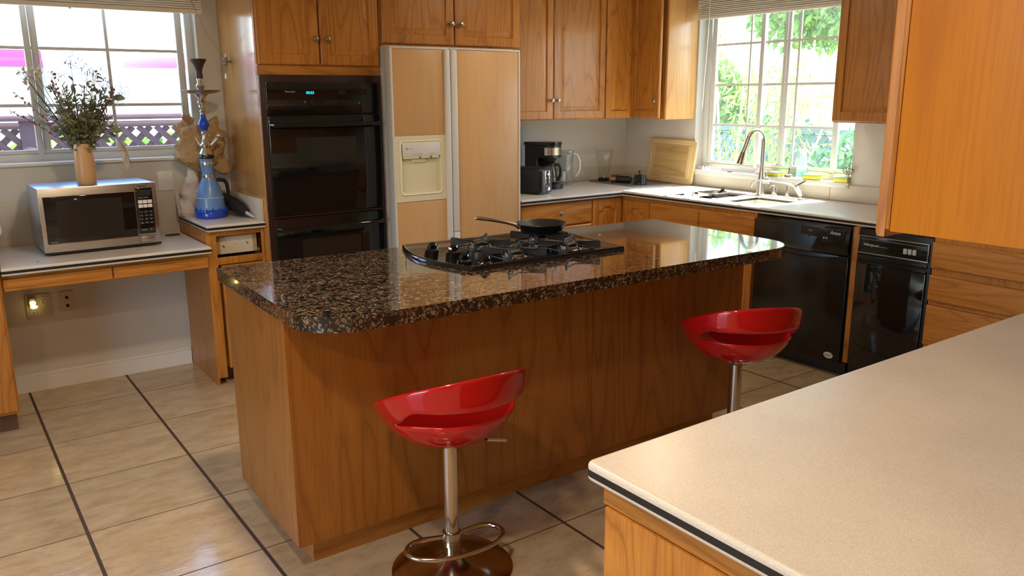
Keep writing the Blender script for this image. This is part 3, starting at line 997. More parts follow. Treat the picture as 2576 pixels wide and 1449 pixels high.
raised_door(FU, 4.222, 4.485, 1.418, 2.395, narrow=0.05).obj('door', OAKV, t)
# right leaf, standing a little ajar
FJ = Face('-x', 0.0)
m_ = raised_door(FJ, -0.335, 0.0, 1.418, 2.395, narrow=0.05)
R = Matrix.Translation((4.488, 4.658, 0)) @ Matrix.Rotation(math.radians(-7.0), 4, 'Z')
for v in m_.bm.verts:
    v.co = R @ v.co
d_ = m_.obj('door', OAKV2, t)
d_['label'] = 'narrow door standing slightly ajar'
kk = knob(FJ, -0.305, 1.545, 0.019, d_)
kk.data.transform(Matrix.Translation(-ORG[t.name]) @ R @ Matrix.Translation(ORG[t.name]))

t = thing('sink_wall_cabinet', 'oak wall cabinet right of the sink window, with its raised panel in shade', 'cabinet', (4.6, 2.55, 1.42))
MB().box(4.482, 4.788, 1.90, 2.935, 1.418, 2.40, 0.001, 1).obj('carcass', OAKV, t)
FW = Face('-x', 4.48)
for a, b in ((2.485, 2.932), (2.04, 2.479)):
    raised_door(FW, a, b, 1.424, 2.395).obj('door', OAKV3, t)

t = thing('hanging_cabinet', 'big oak cabinet hanging over the foreground peninsula, plain end panel facing the camera', 'cabinet', (2.5, 0.4, 1.41))
MB().box(1.018, 4.47, 0.20, 0.568, 1.412, 2.43, 0.001, 1).obj('carcass', OAKV, t)
MB().box(1.0, 1.018, 0.20, 0.561, 1.410, 2.43, 0.0015).obj('end_panel', PANW, t)
MB().box(1.0, 1.018, 0.5615, 0.568, 1.412, 2.43, 0.002).obj('front_stile', OAKV, t)
FH = Face('+y', 0.5685)
for i in range(7):
    raised_door(FH, 1.002 + i * 0.49, 1.486 + i * 0.49, 1.402, 2.42, t=0.015).obj('door', OAKV2, t)

# ================================================================ double wall oven
t = thing('double_oven', 'black built-in double wall oven with two handles and a lit blue clock', 'oven', (1.88, 4.6, 0.3))
F = Face('-y', 4.44)
mb = MB()
F.box(mb, 1.5405, 2.220, 0.30, 1.699, -0.4, 0.0, 0.004)
F.box(mb, 1.522, 2.238, 0.30, 1.699, 0.0205, 0.030, 0.003)
mb.obj('outer_frame', BROWNB, t)
mb = MB()
F.box(mb, 1.550, 2.216, 1.490, 1.660, 0.028, 0.052, 0.004)
cp = mb.obj('control_panel', BLACKG, t)
lettering('brand_lettering', 'Thermador', 0.013, (1.652, 4.3874, 1.607), ROT_Y, GREYP, cp)
mb = MB()
F.box(mb, 1.765, 1.830, 1.590, 1.622, 0.052, 0.0525)
dp = mb.obj('display', plain('display_black', (0.0, 0.012, 0.014), 0.1), cp)
lettering('clock_digits', '00:03', 0.021, (1.772, 4.3868, 1.598), ROT_Y, CYAN, dp)
for u in (2.02 - .06, 2.15 - .06):
    mb = MB()
    F.box(mb, u, u + 0.05, 1.592, 1.625, 0.052, 0.0525)
    mb.obj('small_window', OVGLASS, cp)
def dial(u, z, r, h, mat, name='dial'):
    mb = MB().cyl(F(u, z, 0.05), F(u, z, 0.05 + h), r, r * 0.85, 20)
    return mb.obj(name, mat, cp)
dial(1.802, 1.552, 0.020, 0.022, BLACKP)
dial(1.690, 1.560, 0.009, 0.006, BLACKP, 'button')
dial(1.762, 1.556, 0.007, 0.004, PEWTER, 'button')
dial(1.838, 1.552, 0.009, 0.006, BLACKP, 'button')
dial(1.968, 1.551, 0.004, 0.002, PEWTER, 'button')
dial(2.086, 1.549, 0.006, 0.003, PEWTER, 'button')
for z0, z1, hz, w0, w1 in ((0.945, 1.484, 1.435, 1.232, 1.364), (0.33, 0.926, 0.868, 0.52, 0.80)):
    mb = MB()
    F.box(mb, 1.552, 2.216, z0, z1, 0.026, 0.056, 0.006)
    d_ = mb.obj('oven_door', BLACKG, t)
    mb = MB()
    F.box(mb, 1.697, 2.056, w0, w1, 0.055, 0.0565)
    mb.obj('door_window', OVGLASS, d_)
    mb = MB()
    pts = [F(1.565, hz, 0.055), F(1.575, hz, 0.085), F(1.60, hz - .002, 0.094), F(1.88, hz - .004, 0.098), F(2.165, hz - .002, 0.094), F(2.19, hz, 0.085), F(2.20, hz, 0.055)]
    mb.tube(pts, [0.013, 0.013, 0.011, 0.010, 0.011, 0.013, 0.013], 14)
    mb.obj('handle', BLACKG, d_)
mb = MB()
F.box(mb, 1.552, 2.216, 0.930, 0.940, 0.02, 0.045)
mb.obj('divider_trim', BROWNB, t)

# ================================================================ refrigerator
t = thing('refrigerator', 'side-by-side refrigerator with pale wood door panels and a cream ice dispenser', 'refrigerator', (2.69, 4.6, 0))
MB().box(2.245, 3.14, 4.345, 5.02, 0.02, 1.868, 0.004).obj('body', GREYM, t)
F = Face('-y', 4.335)
def fdoor(name, u0, u1):
    mb = MB()
    F.box(mb, u0, u1, 0.10, 1.858, 0.0, 0.068, 0.004)
    return mb.obj(name, GREYM, t)
def ring(F, u0, u1, z0, z1, w, d0, d1):
    mb = MB()
    for a, b, c, d in ((u0, u1, z0, z0 + w), (u0, u1, z1 - w, z1), (u0, u0 + w, z0 + w, z1 - w), (u1 - w, u1, z0 + w, z1 - w)):
        F.box(mb, a, b, c, d, d0, d1, 0.0015)
    return mb
a = fdoor('freezer_door', 2.222, 2.608)
cut(a, [(2.277, 2.530, 4.20, 4.329, 1.027, 1.229)], 0.002)
ring(F, 2.222, 2.608, 0.10, 1.858, 0.011, 0.066, 0.084).obj('edge_trim', WHITEM, a)
for z0, z1 in ((1.361, 1.847), (0.112, 0.975)):
    mb = MB()
    F.box(mb, 2.234, 2.572, z0, z1, 0.066, 0.080, 0.001)
    mb.obj('wood_panel', MAPLE, a)
mb = MB()
F.box(mb, 2.572, 2.606, 0.112, 1.847, 0.066, 0.098, 0.006)
mb.obj('handle_strip', WHITEM, a)
# dispenser: cream plate with a recess
mb = MB()
def L(i, d, u0=2.234, u1=2.572, z0=0.977, z1=1.360, rr=0.0):
    P = round_poly([(u0 + i, z0 + i), (u1 - i, z0 + i), (u1 - i, z1 - i), (u0 + i, z1 - i)], [max(rr, 0.001)] * 4, 5)
    return [F(x, z, d) for x, z in P]
IN = dict(u0=2.262, u1=2.545, z0=1.012, z1=1.334)
mb.loft([L(0, 0.064), L(0, 0.080), L(0.001, 0.082), L(0, 0.082, rr=0.018, **IN), L(0.006, 0.088, rr=0.018, **IN), L(0.010, 0.084, rr=0.016, **IN), L(0.014, 0.083, rr=0.016, **IN)], cap0=True, cap1=False)
pl = mb.obj('dispenser_panel', ALMOND, a)
mb = MB()
F.box(mb, 2.278, 2.530, 1.243, 1.321, 0.0835, 0.089, 0.002)
hd = mb.obj('dispenser_header', WHITEP, pl)
mb = MB().cyl((2.305, 4.2462, 1.287), (2.305, 4.2452, 1.287), 0.008, n=20)
mb.obj('round_emblem', GREYP, hd)
lettering('brand_lettering', 'Profile', 0.010, (2.319, 4.2456, 1.284), ROT_Y, GREYP, hd)
lettering('dispenser_markings', 'CUBED  WATER  CRUSHED', 0.0062, (2.335, 4.2456, 1.252), ROT_Y, GREYP, hd)
lettering('dispenser_markings', 'LIGHT  LOCK', 0.0062, (2.455, 4.2456, 1.252), ROT_Y, GREYP, hd)
mb = MB()
F.box(mb, 2.283, 2.524, 1.228, 1.243, 0.05, 0.086, 0.002)
mb.obj('header_lip', ALMOND, pl)
for u in (2.392, 2.466):
    mb = MB()
    F.box(mb, u - .005, u + .005, 1.228, 1.240, 0.086, 0.093, 0.002)
    mb.obj('selector_switch', PEWTER, pl)
# recess as an open box sloping to the floor
mb = MB()
o_ = [F(2.276, 1.026, 0.083), F(2.531, 1.026, 0.083), F(2.531, 1.228, 0.083), F(2.276, 1.228, 0.083)]
i_ = [F(2.302, 1.052, 0.028), F(2.490, 1.052, 0.028), F(2.500, 1.222, 0.010), F(2.296, 1.222, 0.010)]
vo = [mb.bm.verts.new(p) for p in o_]
vi = [mb.bm.verts.new(p) for p in i_]
for k in range(4):
    mb.bm.faces.new((vo[k], vo[(k + 1) % 4], vi[(k + 1) % 4], vi[k]))
mb.bm.faces.new(vi)
mb.obj('recess', ALMOND2, pl)
mb = MB()
F.box(mb, 2.35, 2.44, 1.205, 1.228, 0.03, 0.075, 0.004)
mb.cyl(F(2.38, 1.205, 0.05), F(2.38, 1.175, 0.045), 0.011, 0.016, 14)
mb.obj('dispenser_spout', ALMOND, pl)
mb = MB()
for k in range(12):
    F.box(mb, 2.30 + k * 0.017, 2.306 + k * 0.017, 1.027, 1.029, 0.03, 0.08)
mb.obj('drip_tray_grille', ALMOND2, pl)
b = fdoor('fresh_food_door', 2.614, 3.124)
ring(F, 2.614, 3.124, 0.10, 1.858, 0.010, 0.066, 0.084).obj('edge_trim', WHITEM, b)
mb = MB()
F.box(mb, 2.655, 3.114, 0.112, 1.847, 0.066, 0.080, 0.001)
mb.obj('wood_panel', MAPLE, b)
mb = MB()
F.box(mb, 2.616, 2.655, 0.772, 1.847, 0.066, 0.098, 0.006)
F.box(mb, 2.616, 2.655, 0.112, 0.770, 0.066, 0.098, 0.006)
mb.obj('handle_strip', WHITEM, b)
mb = MB()
for k in range(7):
    F.box(mb, 2.25, 3.12, 0.022 + k * 0.01, 0.028 + k * 0.01, 0.0, 0.03)
mb.obj('toe_grille', GREYM, t)

# ================================================================ dishwasher and trash compactor
t = thing('dishwasher', 'black dishwasher with curved control panel between the sink cabinet and the compactor', 'dishwasher', (4.3, 2.75, 0))
F = Face('-x', 4.006)
mb = MB()
F.box(mb, 2.440, 3.056, 0.115, 0.862, -0.5, 0.0, 0.002)
mb.obj('tub', BLACKP, t)
mb = MB()
F.box(mb, 2.444, 3.054, 0.118, 0.728, 0.0, 0.024, 0.006)
d_ = mb.obj('door', BLACKD, t)
q = MB().lathe([(0.0, 0), (0.029, 0), (0.029, 0.0008), (0.0, 0.0008)], (0, 0, 0), 28, 1, 0.62, False, False)
q.bm.transform(Matrix.Translation((3.9815, 2.513, 0.150)) @ Matrix.Rotation(-PI / 2, 4, 'Y') @ Matrix.Rotation(PI / 2, 4, 'Z'))
st = q.obj('oval_sticker', WHITEP, d_)
lettering('sticker_lettering', 'QUIET', 0.015, (3.9800, 2.537, 0.145), ROT_X, DARKSLOT, st)
# control panel: bowed forward, lifted over a shadowed grip
mb = MB()
N = 14
rows = []
for k in range(N + 1):
    y = 3.054 - (3.054 - 2.444) * k / N
    s_ = math.sin(PI * k / N)
    zb = 0.742 - 0.010 * s_
    rows.append([F(y, zb, 0.0), F(y, zb, 0.030 + 0.010 * s_), F(y, zb + 0.02, 0.036 + 0.012 * s_), F(y, 0.850, 0.022 + 0.004 * s_), F(y, 0.861, 0.014), F(y, 0.861, 0.0)])
mb.loft(rows)
cp = mb.obj('control_panel', BLACKD, t)
mb = MB()
F.box(mb, 2.470, 2.740, 0.772, 0.846, 0.024, 0.0355, 0.003)
cf = mb.obj('control_fascia', plain('control_fascia_black', (0.014, 0.016, 0.02), 0.18), cp)
X_ = 3.9700
lettering('brand_lettering', 'Amana', 0.022, (X_, 2.556, 0.824), ROT_X, WHITEP, cf, shear=0.3)
lettering('control_markings', 'CYCLES', 0.008, (X_, 2.695, 0.826), ROT_X, GREYP, cf)
lettering('control_markings', 'Select', 0.008, (X_, 2.698, 0.790), ROT_X, GREYP, cf)
lettering('control_markings', 'Options', 0.008, (X_, 2.635, 0.786), ROT_X, GREYP, cf)
for i, y in enumerate((2.683, 2.632, 2.612, 2.592, 2.575)):
    MB().cyl((3.9706, y, 0.805), (3.969, y, 0.805), 0.006 if i == 0 else 0.0045, n=14).obj('button', GREYP if i > 2 else BLACKP, cf)
mb = MB()
F.box(mb, 2.90, 2.965, 0.838, 0.848, 0.015, 0.0285, 0.002)
mb.obj('vent_slot', DARKSLOT, cp)
mb = MB()
rows = []
for k in range(N + 1):
    y = 3.0 - 0.5 * k / N
    s_ = math.sin(PI * k / N)
    rows.append([F(y, 0.7275, 0.0), F(y, 0.7275 - 0.002 * s_, 0.026), F(y, 0.722 - 0.02 * s_, 0.027 + 0.006 * s_), F(y, 0.715 - 0.03 * s_, 0.02)])
mb.loft(rows)
mb.obj('grip', BLACKD, d_)
mb = MB()
F.box(mb, 2.444, 3.054, 0.0, 0.112, -0.1, -0.045)
mb.obj('toe_panel', BLACKP, t)

t = thing('trash_compactor', 'black trash compactor with a framed control strip, right of the dishwasher', 'trash compactor', (4.3, 2.2, 0))
mb = MB()
F.box(mb, 2.010, 2.400, 0.05, 0.862, -0.5, 0.004, 0.002)
mb.obj('cabinet_shell', BLACKP, t)
mb = MB()
F.box(mb, 2.024, 2.394, 0.120, 0.700, 0.003, 0.022, 0.003)
mb.obj('drawer_front', BLACKG, t)
mb = MB()
F.box(mb, 2.024, 2.394, 0.702, 0.712, 0.003, 0.026, 0.002)
F.box(mb, 2.024, 2.394, 0.726, 0.752, 0.003, 0.020, 0.003)
mb.obj('grip_strip', BLACKD, t)
mb = MB()
F.box(mb, 2.022, 2.396, 0.762, 0.852, 0.003, 0.016, 0.002)
cp = mb.obj('control_panel', plain('compactor_panel_black', (0.006, 0.010, 0.010), 0.14), t)
ring(F, 2.020, 2.398, 0.758, 0.856, 0.005, 0.012, 0.021).obj('panel_trim', PEWTER, cp)
mb = MB()
F.box(mb, 2.03, 2.388, 0.835, 0.838, 0.015, 0.018)
mb.obj('chrome_line', PEWTER, cp)
lettering('brand_lettering', 'Whirlpool', 0.020, (3.9890, 2.372, 0.800), ROT_X, WHITEP, cp, shear=0.4)
lettering('model_lettering', 'TRASH COMPACTOR', 0.0065, (3.9890, 2.298, 0.800), ROT_X, GREYP, cp)
for k in range(3):
    mb = MB()
    F.box(mb, 2.130 - k * 0.024, 2.150 - k * 0.024, 0.785, 0.815, 0.015, 0.022, 0.003)
    mb.obj('push_button', GREYP, cp)

def remap(root, dx, ky, zm):
    """set a whole appliance deeper into its bay: shift x, stretch y, piecewise-linear z"""
    def fz(z):
        for (a, fa), (b, fb) in zip(zm, zm[1:]):
            if z <= b:
                return fa + (fb - fa) * (z - a) / (b - a)
        return fb + (z - b)
    def rec(o):
        if o.type == 'MESH':
            off = ORG[root.name]
            lo = o.location
            for v in o.data.vertices:
                p = (o.matrix_basis @ v.co) + off
                v.co = Vector((p.x + dx, p.y * ky, fz(p.z))) - off
            o.matrix_basis = Matrix.Identity(4)
        for ch in [q for q in bpy.data.objects if q.parent == o]:
            rec(ch)
    rec(root)
remap(bpy.data.objects['dishwasher'], 0.116, 1.0305, [(0, 0), (.118, .088), (.728, .703), (.742, .715), (.861, .868), (.862, .869)])
remap(bpy.data.objects['trash_compactor'], 0.118, 1.0305, [(0, 0), (.118, .088), (.70, .683), (.752, .730), (.762, .746), (.856, .838), (.862, .869)])

# ================================================================ gas cooktop
t = thing('gas_cooktop', 'black four-burner gas cooktop set into the granite island', 'cooktop', (2.0, 2.78, 0.945))
bow = []
for k in range(15):
    q = k / 14
    bow.append((1.640 - 0.085 * math.sin(PI * q) ** 0.9 + (1.62 - 1.64) * q, 3.09 - 0.575 * q))
P = bow + [(2.375, 2.487), (2.455, 3.04)]
P = [(1.640 - 0.075 * math.sin(PI * k / 14) + (1.622 - 1.640) * k / 14, 3.092 - 0.582 * k / 14) for k in range(15)] + [(2.372, 2.486), (2.440, 3.045)]
def inset(P, d):
    c = Vector((sum(p[0] for p in P) / len(P), sum(p[1] for p in P) / len(P)))
    return [tuple(Vector(p) + (c - Vector(p)).normalized() * d) for p in P]
z0 = 0.9455
mb = MB().loft([[(x, y, z0) for x, y in P], [(x, y, z0 + 0.012) for x, y in inset(P, 0.001)], [(x, y, z0 + 0.017) for x, y in inset(P, 0.007)],
                [(x, y, z0 + 0.017) for x, y in inset(P, 0.016)], [(x, y, z0 + 0.010) for x, y in inset(P, 0.028)]])
mb.obj('tray', BLACKG, t, ang=50)
BURN = [(1.885, 2.85), (2.190, 2.84), (1.880, 2.600), (2.165, 2.600)]
ZB = z0 + 0.010
def burner(x, y):
    mb = MB().lathe([(0.052, 0), (0.052, 0.003), (0.040, 0.006), (0.036, 0.016), (0.030, 0.018)], (x, y, ZB), 28)
    b_ = mb.obj('burner', PEWTER, t)
    mb = MB().lathe([(0.030, 0.018), (0.033, 0.020), (0.033, 0.025), (0.028, 0.029)], (x, y, ZB), 28)
    mb.obj('burner_cap', IRON, b_)
    mb = MB()
    for k in range(20):
        a = 2 * PI * k / 20
        mb.obox((x + 0.0365 * math.cos(a), y + 0.0365 * math.sin(a), ZB + 0.012), (0.003, 0.003, 0.008), Matrix.Rotation(a, 3, 'Z').to_euler())
    mb.obj('flame_ports', WHITEM, b_)
def grate(x, y):
    mb = MB()
    for k in range(4):
        a = PI / 4 + k * PI / 2
        c, s_ = math.cos(a), math.sin(a)
        # tall tapering fin toward each corner
        pts = [(0.034, 0.032), (0.124, 0.043), (0.130, 0.038), (0.130, 0.014), (0.120, 0.008), (0.085, 0.012), (0.034, 0.024)]
        for sgn in (1,):
            lo = [(x + r * c - 0.0045 * s_, y + r * s_ + 0.0045 * c, ZB + z) for r, z in pts]
            hi = [(x + r * c + 0.0045 * s_, y + r * s_ - 0.0045 * c, ZB + z) for r, z in pts]
            mb.loft([lo, hi])
        # bent wire between neighbouring fins
        a2 = a + PI / 2
        p0 = (x + 0.112 * math.cos(a), y + 0.112 * math.sin(a), ZB + 0.036)
        p1 = (x + 0.112 * math.cos(a2), y + 0.112 * math.sin(a2), ZB + 0.036)
        am = a + PI / 4
        mb.tube([p0, (x + 0.035 * math.cos(am), y + 0.035 * math.sin(am), ZB + 0.036), p1], 0.003, 6)
        mb.tube([(x + 0.055 * math.cos(am), y + 0.055 * math.sin(am), ZB + 0.0345), (x + 0.062 * math.cos(am), y + 0.062 * math.sin(am), ZB + 0.0)], 0.003, 6)
    P4 = [(x + 0.105 * math.cos(PI / 4 + k * PI / 2), y + 0.105 * math.sin(PI / 4 + k * PI / 2), ZB + 0.004) for k in range(4)]
    mb.tube(P4 + [P4[0]], 0.003, 6)
    mb.obj('grate', IRON, t)
for x, y in BURN:
    burner(x, y)
    grate(x, y)
for x, y in ((1.688, 2.918), (1.734, 2.825), (1.668, 2.640), (1.712, 2.558)):
    kb = MB().lathe([(0.030, 0.006), (0.030, 0.010), (0.020, 0.014), (0.018, 0.017)], (x, y, ZB - 0.006), 24).obj('knob', BLACKG, t)
    mb = MB()
    pr = [(-0.026, 0), (-0.024, 0.014), (-0.012, 0.026), (0.0, 0.029), (0.012, 0.026), (0.024, 0.014), (0.026, 0)]
    for wdt, sc in ((0.009, 1),):
        loops = []
        for s_ in (-1, -0.6, 0, 0.6, 1):
            f = 1 - 0.35 * abs(s_)
            loops.append([(x + a * f, y + s_ * wdt, ZB + 0.008 + b_ * f) for a, b_ in pr])
        mb.loft(loops)
    mb.obj('knob_grip', BLACKG, kb)

# frying pan on the far right burner
t = thing('frying_pan', 'black non-stick frying pan on the back burner, steel handle pointing left', 'frying pan', (2.205, 2.842, ZB + 0.0435))
zp = ZB + 0.0435
mb = MB().lathe([(0.0, 0.0), (0.080, 0.0), (0.092, 0.005), (0.108, 0.034), (0.111, 0.036), (0.112, 0.034), (0.111, 0.0375), (0.106, 0.0355), (0.088, 0.007), (0.078, 0.004), (0.0, 0.004)], (2.205, 2.842, zp), 48, cap0=False, cap1=False)
mb.obj('pan_body', PANC, t, ang=60)
hd_ = Vector((-0.80, 0.34, 0)).normalized()
c0 = Vector((2.205, 2.842, zp)) + hd_ * 0.100
pts = [c0 + Vector((0, 0, 0.020)), c0 + hd_ * 0.02 + Vector((0, 0, 0.030)), c0 + hd_ * 0.06 + Vector((0, 0, 0.042)), c0 + hd_ * 0.12 + Vector((0, 0, 0.056)), c0 + hd_ * 0.185 + Vector((0, 0, 0.066)), c0 + hd_ * 0.20 + Vector((0, 0, 0.066))]
mb = MB().tube(pts, [0.012, 0.007, 0.0065, 0.008, 0.0085, 0.004], 12)
mb.obj('handle', STOOLM, t)
MB().ball(c0 + Vector((0, 0, 0.022)), 0.011, 12).obj('handle_rivet', STOOLM, t)
tag(MB().obox((2.55, 2.84, 0.9465), (0.012, 0.006, 0.003), Matrix.Rotation(0.4, 3, 'Z').to_euler()).obj('crumb', WHITEP), 'tiny white crumb on the granite right of the frying pan', 'crumb')

# ================================================================ bar stools
def make_stool(loc, rz, label):
    t = thing('bar_stool', label, 'bar stool', loc, 0, 'red bar stools at the island')
    lc = dict(parent=t, local=True)
    MB().lathe([(0.208, 0), (0.208, 0.004), (0.200, 0.009), (0.150, 0.016), (0.090, 0.026), (0.052, 0.038), (0.036, 0.050), (0.028, 0.054)], n=64).obj('base', STOOLM, ang=50, **lc)
    MB().lathe([(0.0245, 0.05), (0.0245, 0.20), (0.027, 0.2005), (0.027, 0.475)], n=32).obj('column', STOOLM, **lc)
    MB().lathe([(0.025, 0.088), (0.031, 0.089), (0.031, 0.108), (0.029, 0.109), (0.029, 0.111), (0.032, 0.112), (0.032, 0.138), (0.028, 0.140)], n=32).obj('collar', STOOLM, **lc)
    q = [(-0.028, 0.006), (-0.10, 0.020), (-0.150, 0.008), (-0.172, -0.030), (-0.155, -0.075), (-0.09, -0.112), (0.0, -0.124), (0.09, -0.112), (0.155, -0.075), (0.172, -0.030), (0.150, 0.008), (0.10, 0.020), (0.028, 0.006)]
    pts = []
    for i in range(len(q) - 1):
        p = [Vector(q[max(0, min(len(q) - 1, i + k))]) for k in (-1, 0, 1, 2)]
        for k in range(5):
            u = k / 5
            v = 0.5 * ((2 * p[1]) + (p[2] - p[0]) * u + (2 * p[0] - 5 * p[1] + 4 * p[2] - p[3]) * u * u + (3 * p[1] - p[0] - 3 * p[2] + p[3]) * u ** 3)
            pts.append((v.x, v.y, 0.118 + v.y * 0.03))
    pts.append((q[-1][0], q[-1][1], 0.118))
    ang = math.radians(-6) + rz
    mb = MB().tube(pts, 0.0085, 12)
    for v in mb.bm.verts:
        v.co = Matrix.Rotation(ang, 3, 'Z') @ v.co
    mb.obj('footrest', STOOLM, **lc)
    MB().lathe([(0.027, 0.455), (0.060, 0.468), (0.075, 0.474), (0.075, 0.480), (0.0, 0.480)], n=28, cap1=False).obj('seat_mount', BLACKP, **lc)
    lv = MB().tube([(0.05, -0.01, 0.463), (0.11, -0.02, 0.452), (0.135, -0.024, 0.446)], 0.004, 8)
    lo_ = lv.obj('lever', BLACKP, **lc)
    MB().tube([(0.133, -0.0235, 0.4465), (0.205, -0.036, 0.431)], 0.007, 12).obj('lever_grip', CHROME, lo_, local=True)
    # scooped seat: bowl, raised back band and the slot between them
    mb = MB()
    NP, cols = 96, []
    rows = [(0.0, 0.0), (0.035, 0.0), (0.08, 0.006), (0.125, 0.024), (0.165, 0.050), (0.195, 0.082), (0.213, 0.118)]
    for i in range(NP):
        ph = 2 * PI * i / NP
        dphi = abs((ph + PI) % (2 * PI) - PI)
        dd = math.degrees(dphi)
        w_ = max(0, min(1, (76 - dd) / 26))
        w_ = w_ * w_ * (3 - 2 * w_)
        lift = 0.012 * w_
        bowl = []
        for r, z in rows[1:]:
            bowl.append((r, z * (0.058 + 0.060 * min(1.0, (1 + math.cos(dphi)) / 2 * 1.9)) / 0.118 + lift * (r / 0.213) ** 3))
        cz = (1 + math.cos(dphi)) / 2
        zt = 0.070 + 0.222 * max(cz, 1e-6) ** 0.92
        zr = 0.058 + 0.060 * min(1.0, cz * 1.9)
        zl = zr + 0.062 * w_
        rl = 0.213 + 0.030 * w_
        rtop = 0.243 + 0.008 * math.cos(dphi)
        wall = [(rl + (rtop - rl) * (k / 4) ** 0.7, zl + (zt - zl) * k / 4) for k in range(5)]
        cols.append((ph, w_, bowl, wall))
    def P3(ph, r, z):
        # ph = 0 is the back, local -y
        return mb.bm.verts.new((r * math.sin(ph) * 1.0, -r * math.cos(ph), 0.478 + z))
    c_ = mb.bm.verts.new((0, 0, 0.478))
    vb, vw = [], []
    for ph, w_, bowl, wall in cols:
        col = [P3(ph, r, z) for r, z in bowl]
        vb.append(col)
        if w_ > 0:
            vw.append([P3(ph, r, z) for r, z in wall])
        else:
            vw.append([col[-1]] + [P3(ph, r, z) for r, z in wall[1:]])
    for i in range(NP):
        j = (i + 1) % NP
        mb.bm.faces.new((c_, vb[i][0], vb[j][0]))
        for A_ in (vb, vw):
            for k in range(len(A_[0]) - 1):
                mb.bm.faces.new((A_[i][k], A_[j][k], A_[j][k + 1], A_[i][k + 1]))
    for v in mb.bm.verts:
        v.co = Matrix.Rotation(rz, 3, 'Z') @ v.co
    s_ = mb.obj('seat', REDG, ang=180, **lc)
    sm = s_.modifiers.new('shell', 'SOLIDIFY')
    sm.thickness = 0.009
    sm.offset = 1
    sb = s_.modifiers.new('smooth', 'SUBSURF')
    sb.levels = sb.render_levels = 1
    return t
make_stool((1.304, 2.176, 0), math.radians(-3), 'bright red bar stool with its whole chrome pedestal in view, in front of the island')
make_stool((2.738, 2.160, 0), math.radians(-27), 'dark red bar stool at the right end of the island, foot hidden by the peninsula')

# ================================================================ microwave, vase, bouquet
MWR = math.radians(2.0)
t = thing('microwave', 'stainless steel microwave with a dark door window, standing on the low desk counter', 'microwave', (0.447, 4.590, 0.8152), MWR)
lc = dict(parent=t, local=True)
W_, D_, H_ = 0.553, 0.36, 0.322
MB().box(0.004, W_ - .004, 0.012, D_, 0.014, H_ + .012, 0.005).obj('casing', STEELT, **lc)
MB().box(0.0, W_, 0.0, 0.014, 0.016, H_ + .014, 0.004).obj('front_frame', STEEL, **lc)
for x in (0.04, W_ - 0.04):
    for y in (0.03, D_ - .04):
        MB().cyl((x, y, 0), (x, y, 0.018), 0.014, n=14).obj('foot', BLACKP, **lc)
d_ = MB().box(0.022, 0.442, -0.004, 0.003, 0.062, 0.292, 0.002).obj('door_glass', BLACKG, **lc)
MB().box(0.075, 0.378, -0.0052, -0.0035, 0.082, 0.270, 0.0005, 1).obj('mesh_window', plain('mesh_window', (0.028, 0.024, 0.020), 0.12), parent=d_, local=True)
tr = MB()
for a, b, c, e in ((0.018, 0.532, 0.057, 0.062), (0.018, 0.532, 0.292, 0.2955), (0.018, 0.0215, 0.062, 0.292)):
    tr.box(a, b, -0.0035, 0.002, c, e, 0.001, 1)
tr.obj('bright_trim', CHROME, parent=d_, local=True)
MB().box(0.4455, 0.4465, -0.001, 0.001, 0.018, 0.335).obj('door_gap', DARKSLOT, parent=d_, local=True)
lettering('inverter_badge', 'Inverter', 0.010, (0.030, -0.0046, 0.066), ROT_Y, GREYP, d_, local=True, shear=0.3)
cp = MB().box(0.4475, 0.530, -0.003, 0.003, 0.068, 0.308, 0.002).obj('keypad', BLACKG, **lc)
MB().box(0.455, 0.522, -0.0042, -0.0028, 0.268, 0.300, 0.0006, 1).obj('display', plain('lcd_dark', (0.03, 0.032, 0.03), 0.15), parent=cp, local=True)
lettering('sensor_lettering', 'Sensor reheat', 0.0085, (0.461, -0.0036, 0.256), ROT_Y, GREYP, cp, local=True)
for r in range(2):
    for c in range(3):
        MB().box(0.456 + c * .0235, 0.4775 + c * .0235, -0.0048, -0.0028, 0.228 - r * .0225, 0.246 - r * .0225, 0.001, 1).obj('pale_key', WHITEP, parent=cp, local=True)
keys = '1234567890'
for i in range(12):
    r, c = divmod(i, 3)
    k_ = MB().box(0.457 + c * .0235, 0.4765 + c * .0235, -0.0038, -0.0028, 0.178 - r * .0190, 0.190 - r * .0190, 0.0006, 1).obj('dark_key', plain('dark_key', (0.03, 0.03, 0.03), 0.4) if i == 0 else bpy.data.materials['dark_key'], parent=cp, local=True)
    lettering('key_digit', ('1', '2', '3', '4', '5', '6', '7', '8', '9', 'Pwr', '0', 'Tmr')[i], 0.009 if i not in (9, 11) else 0.0065, (0.4668 + c * .0235, -0.0042, 0.1805 - r * .0190), ROT_Y, WHITEP, cp, local=True, align='CENTER')
for c in range(2):
    MB().box(0.457 + c * .035, 0.489 + c * .035, -0.0042, -0.0028, 0.083, 0.096, 0.0008, 1).obj('wide_key', bpy.data.materials['dark_key'], parent=cp, local=True)
    lettering('key_text', ('Stop/Reset', 'Start')[c], 0.0062, (0.473 + c * .035, -0.0046, 0.0875), ROT_Y, WHITEP, cp, local=True, align='CENTER')
lettering('brand_lettering', 'Panasonic', 0.0115, (0.460, -0.0012, 0.3165), ROT_Y, DARKSLOT, t, local=True)
MB().box(0.458, 0.522, -0.0018, 0.001, 0.026, 0.053, 0.0015).obj('door_button', STEEL, **lc)
MB().box(0.0, W_, 0.002, 0.010, 0.006, 0.017).obj('lower_lip', BLACKP, **lc)

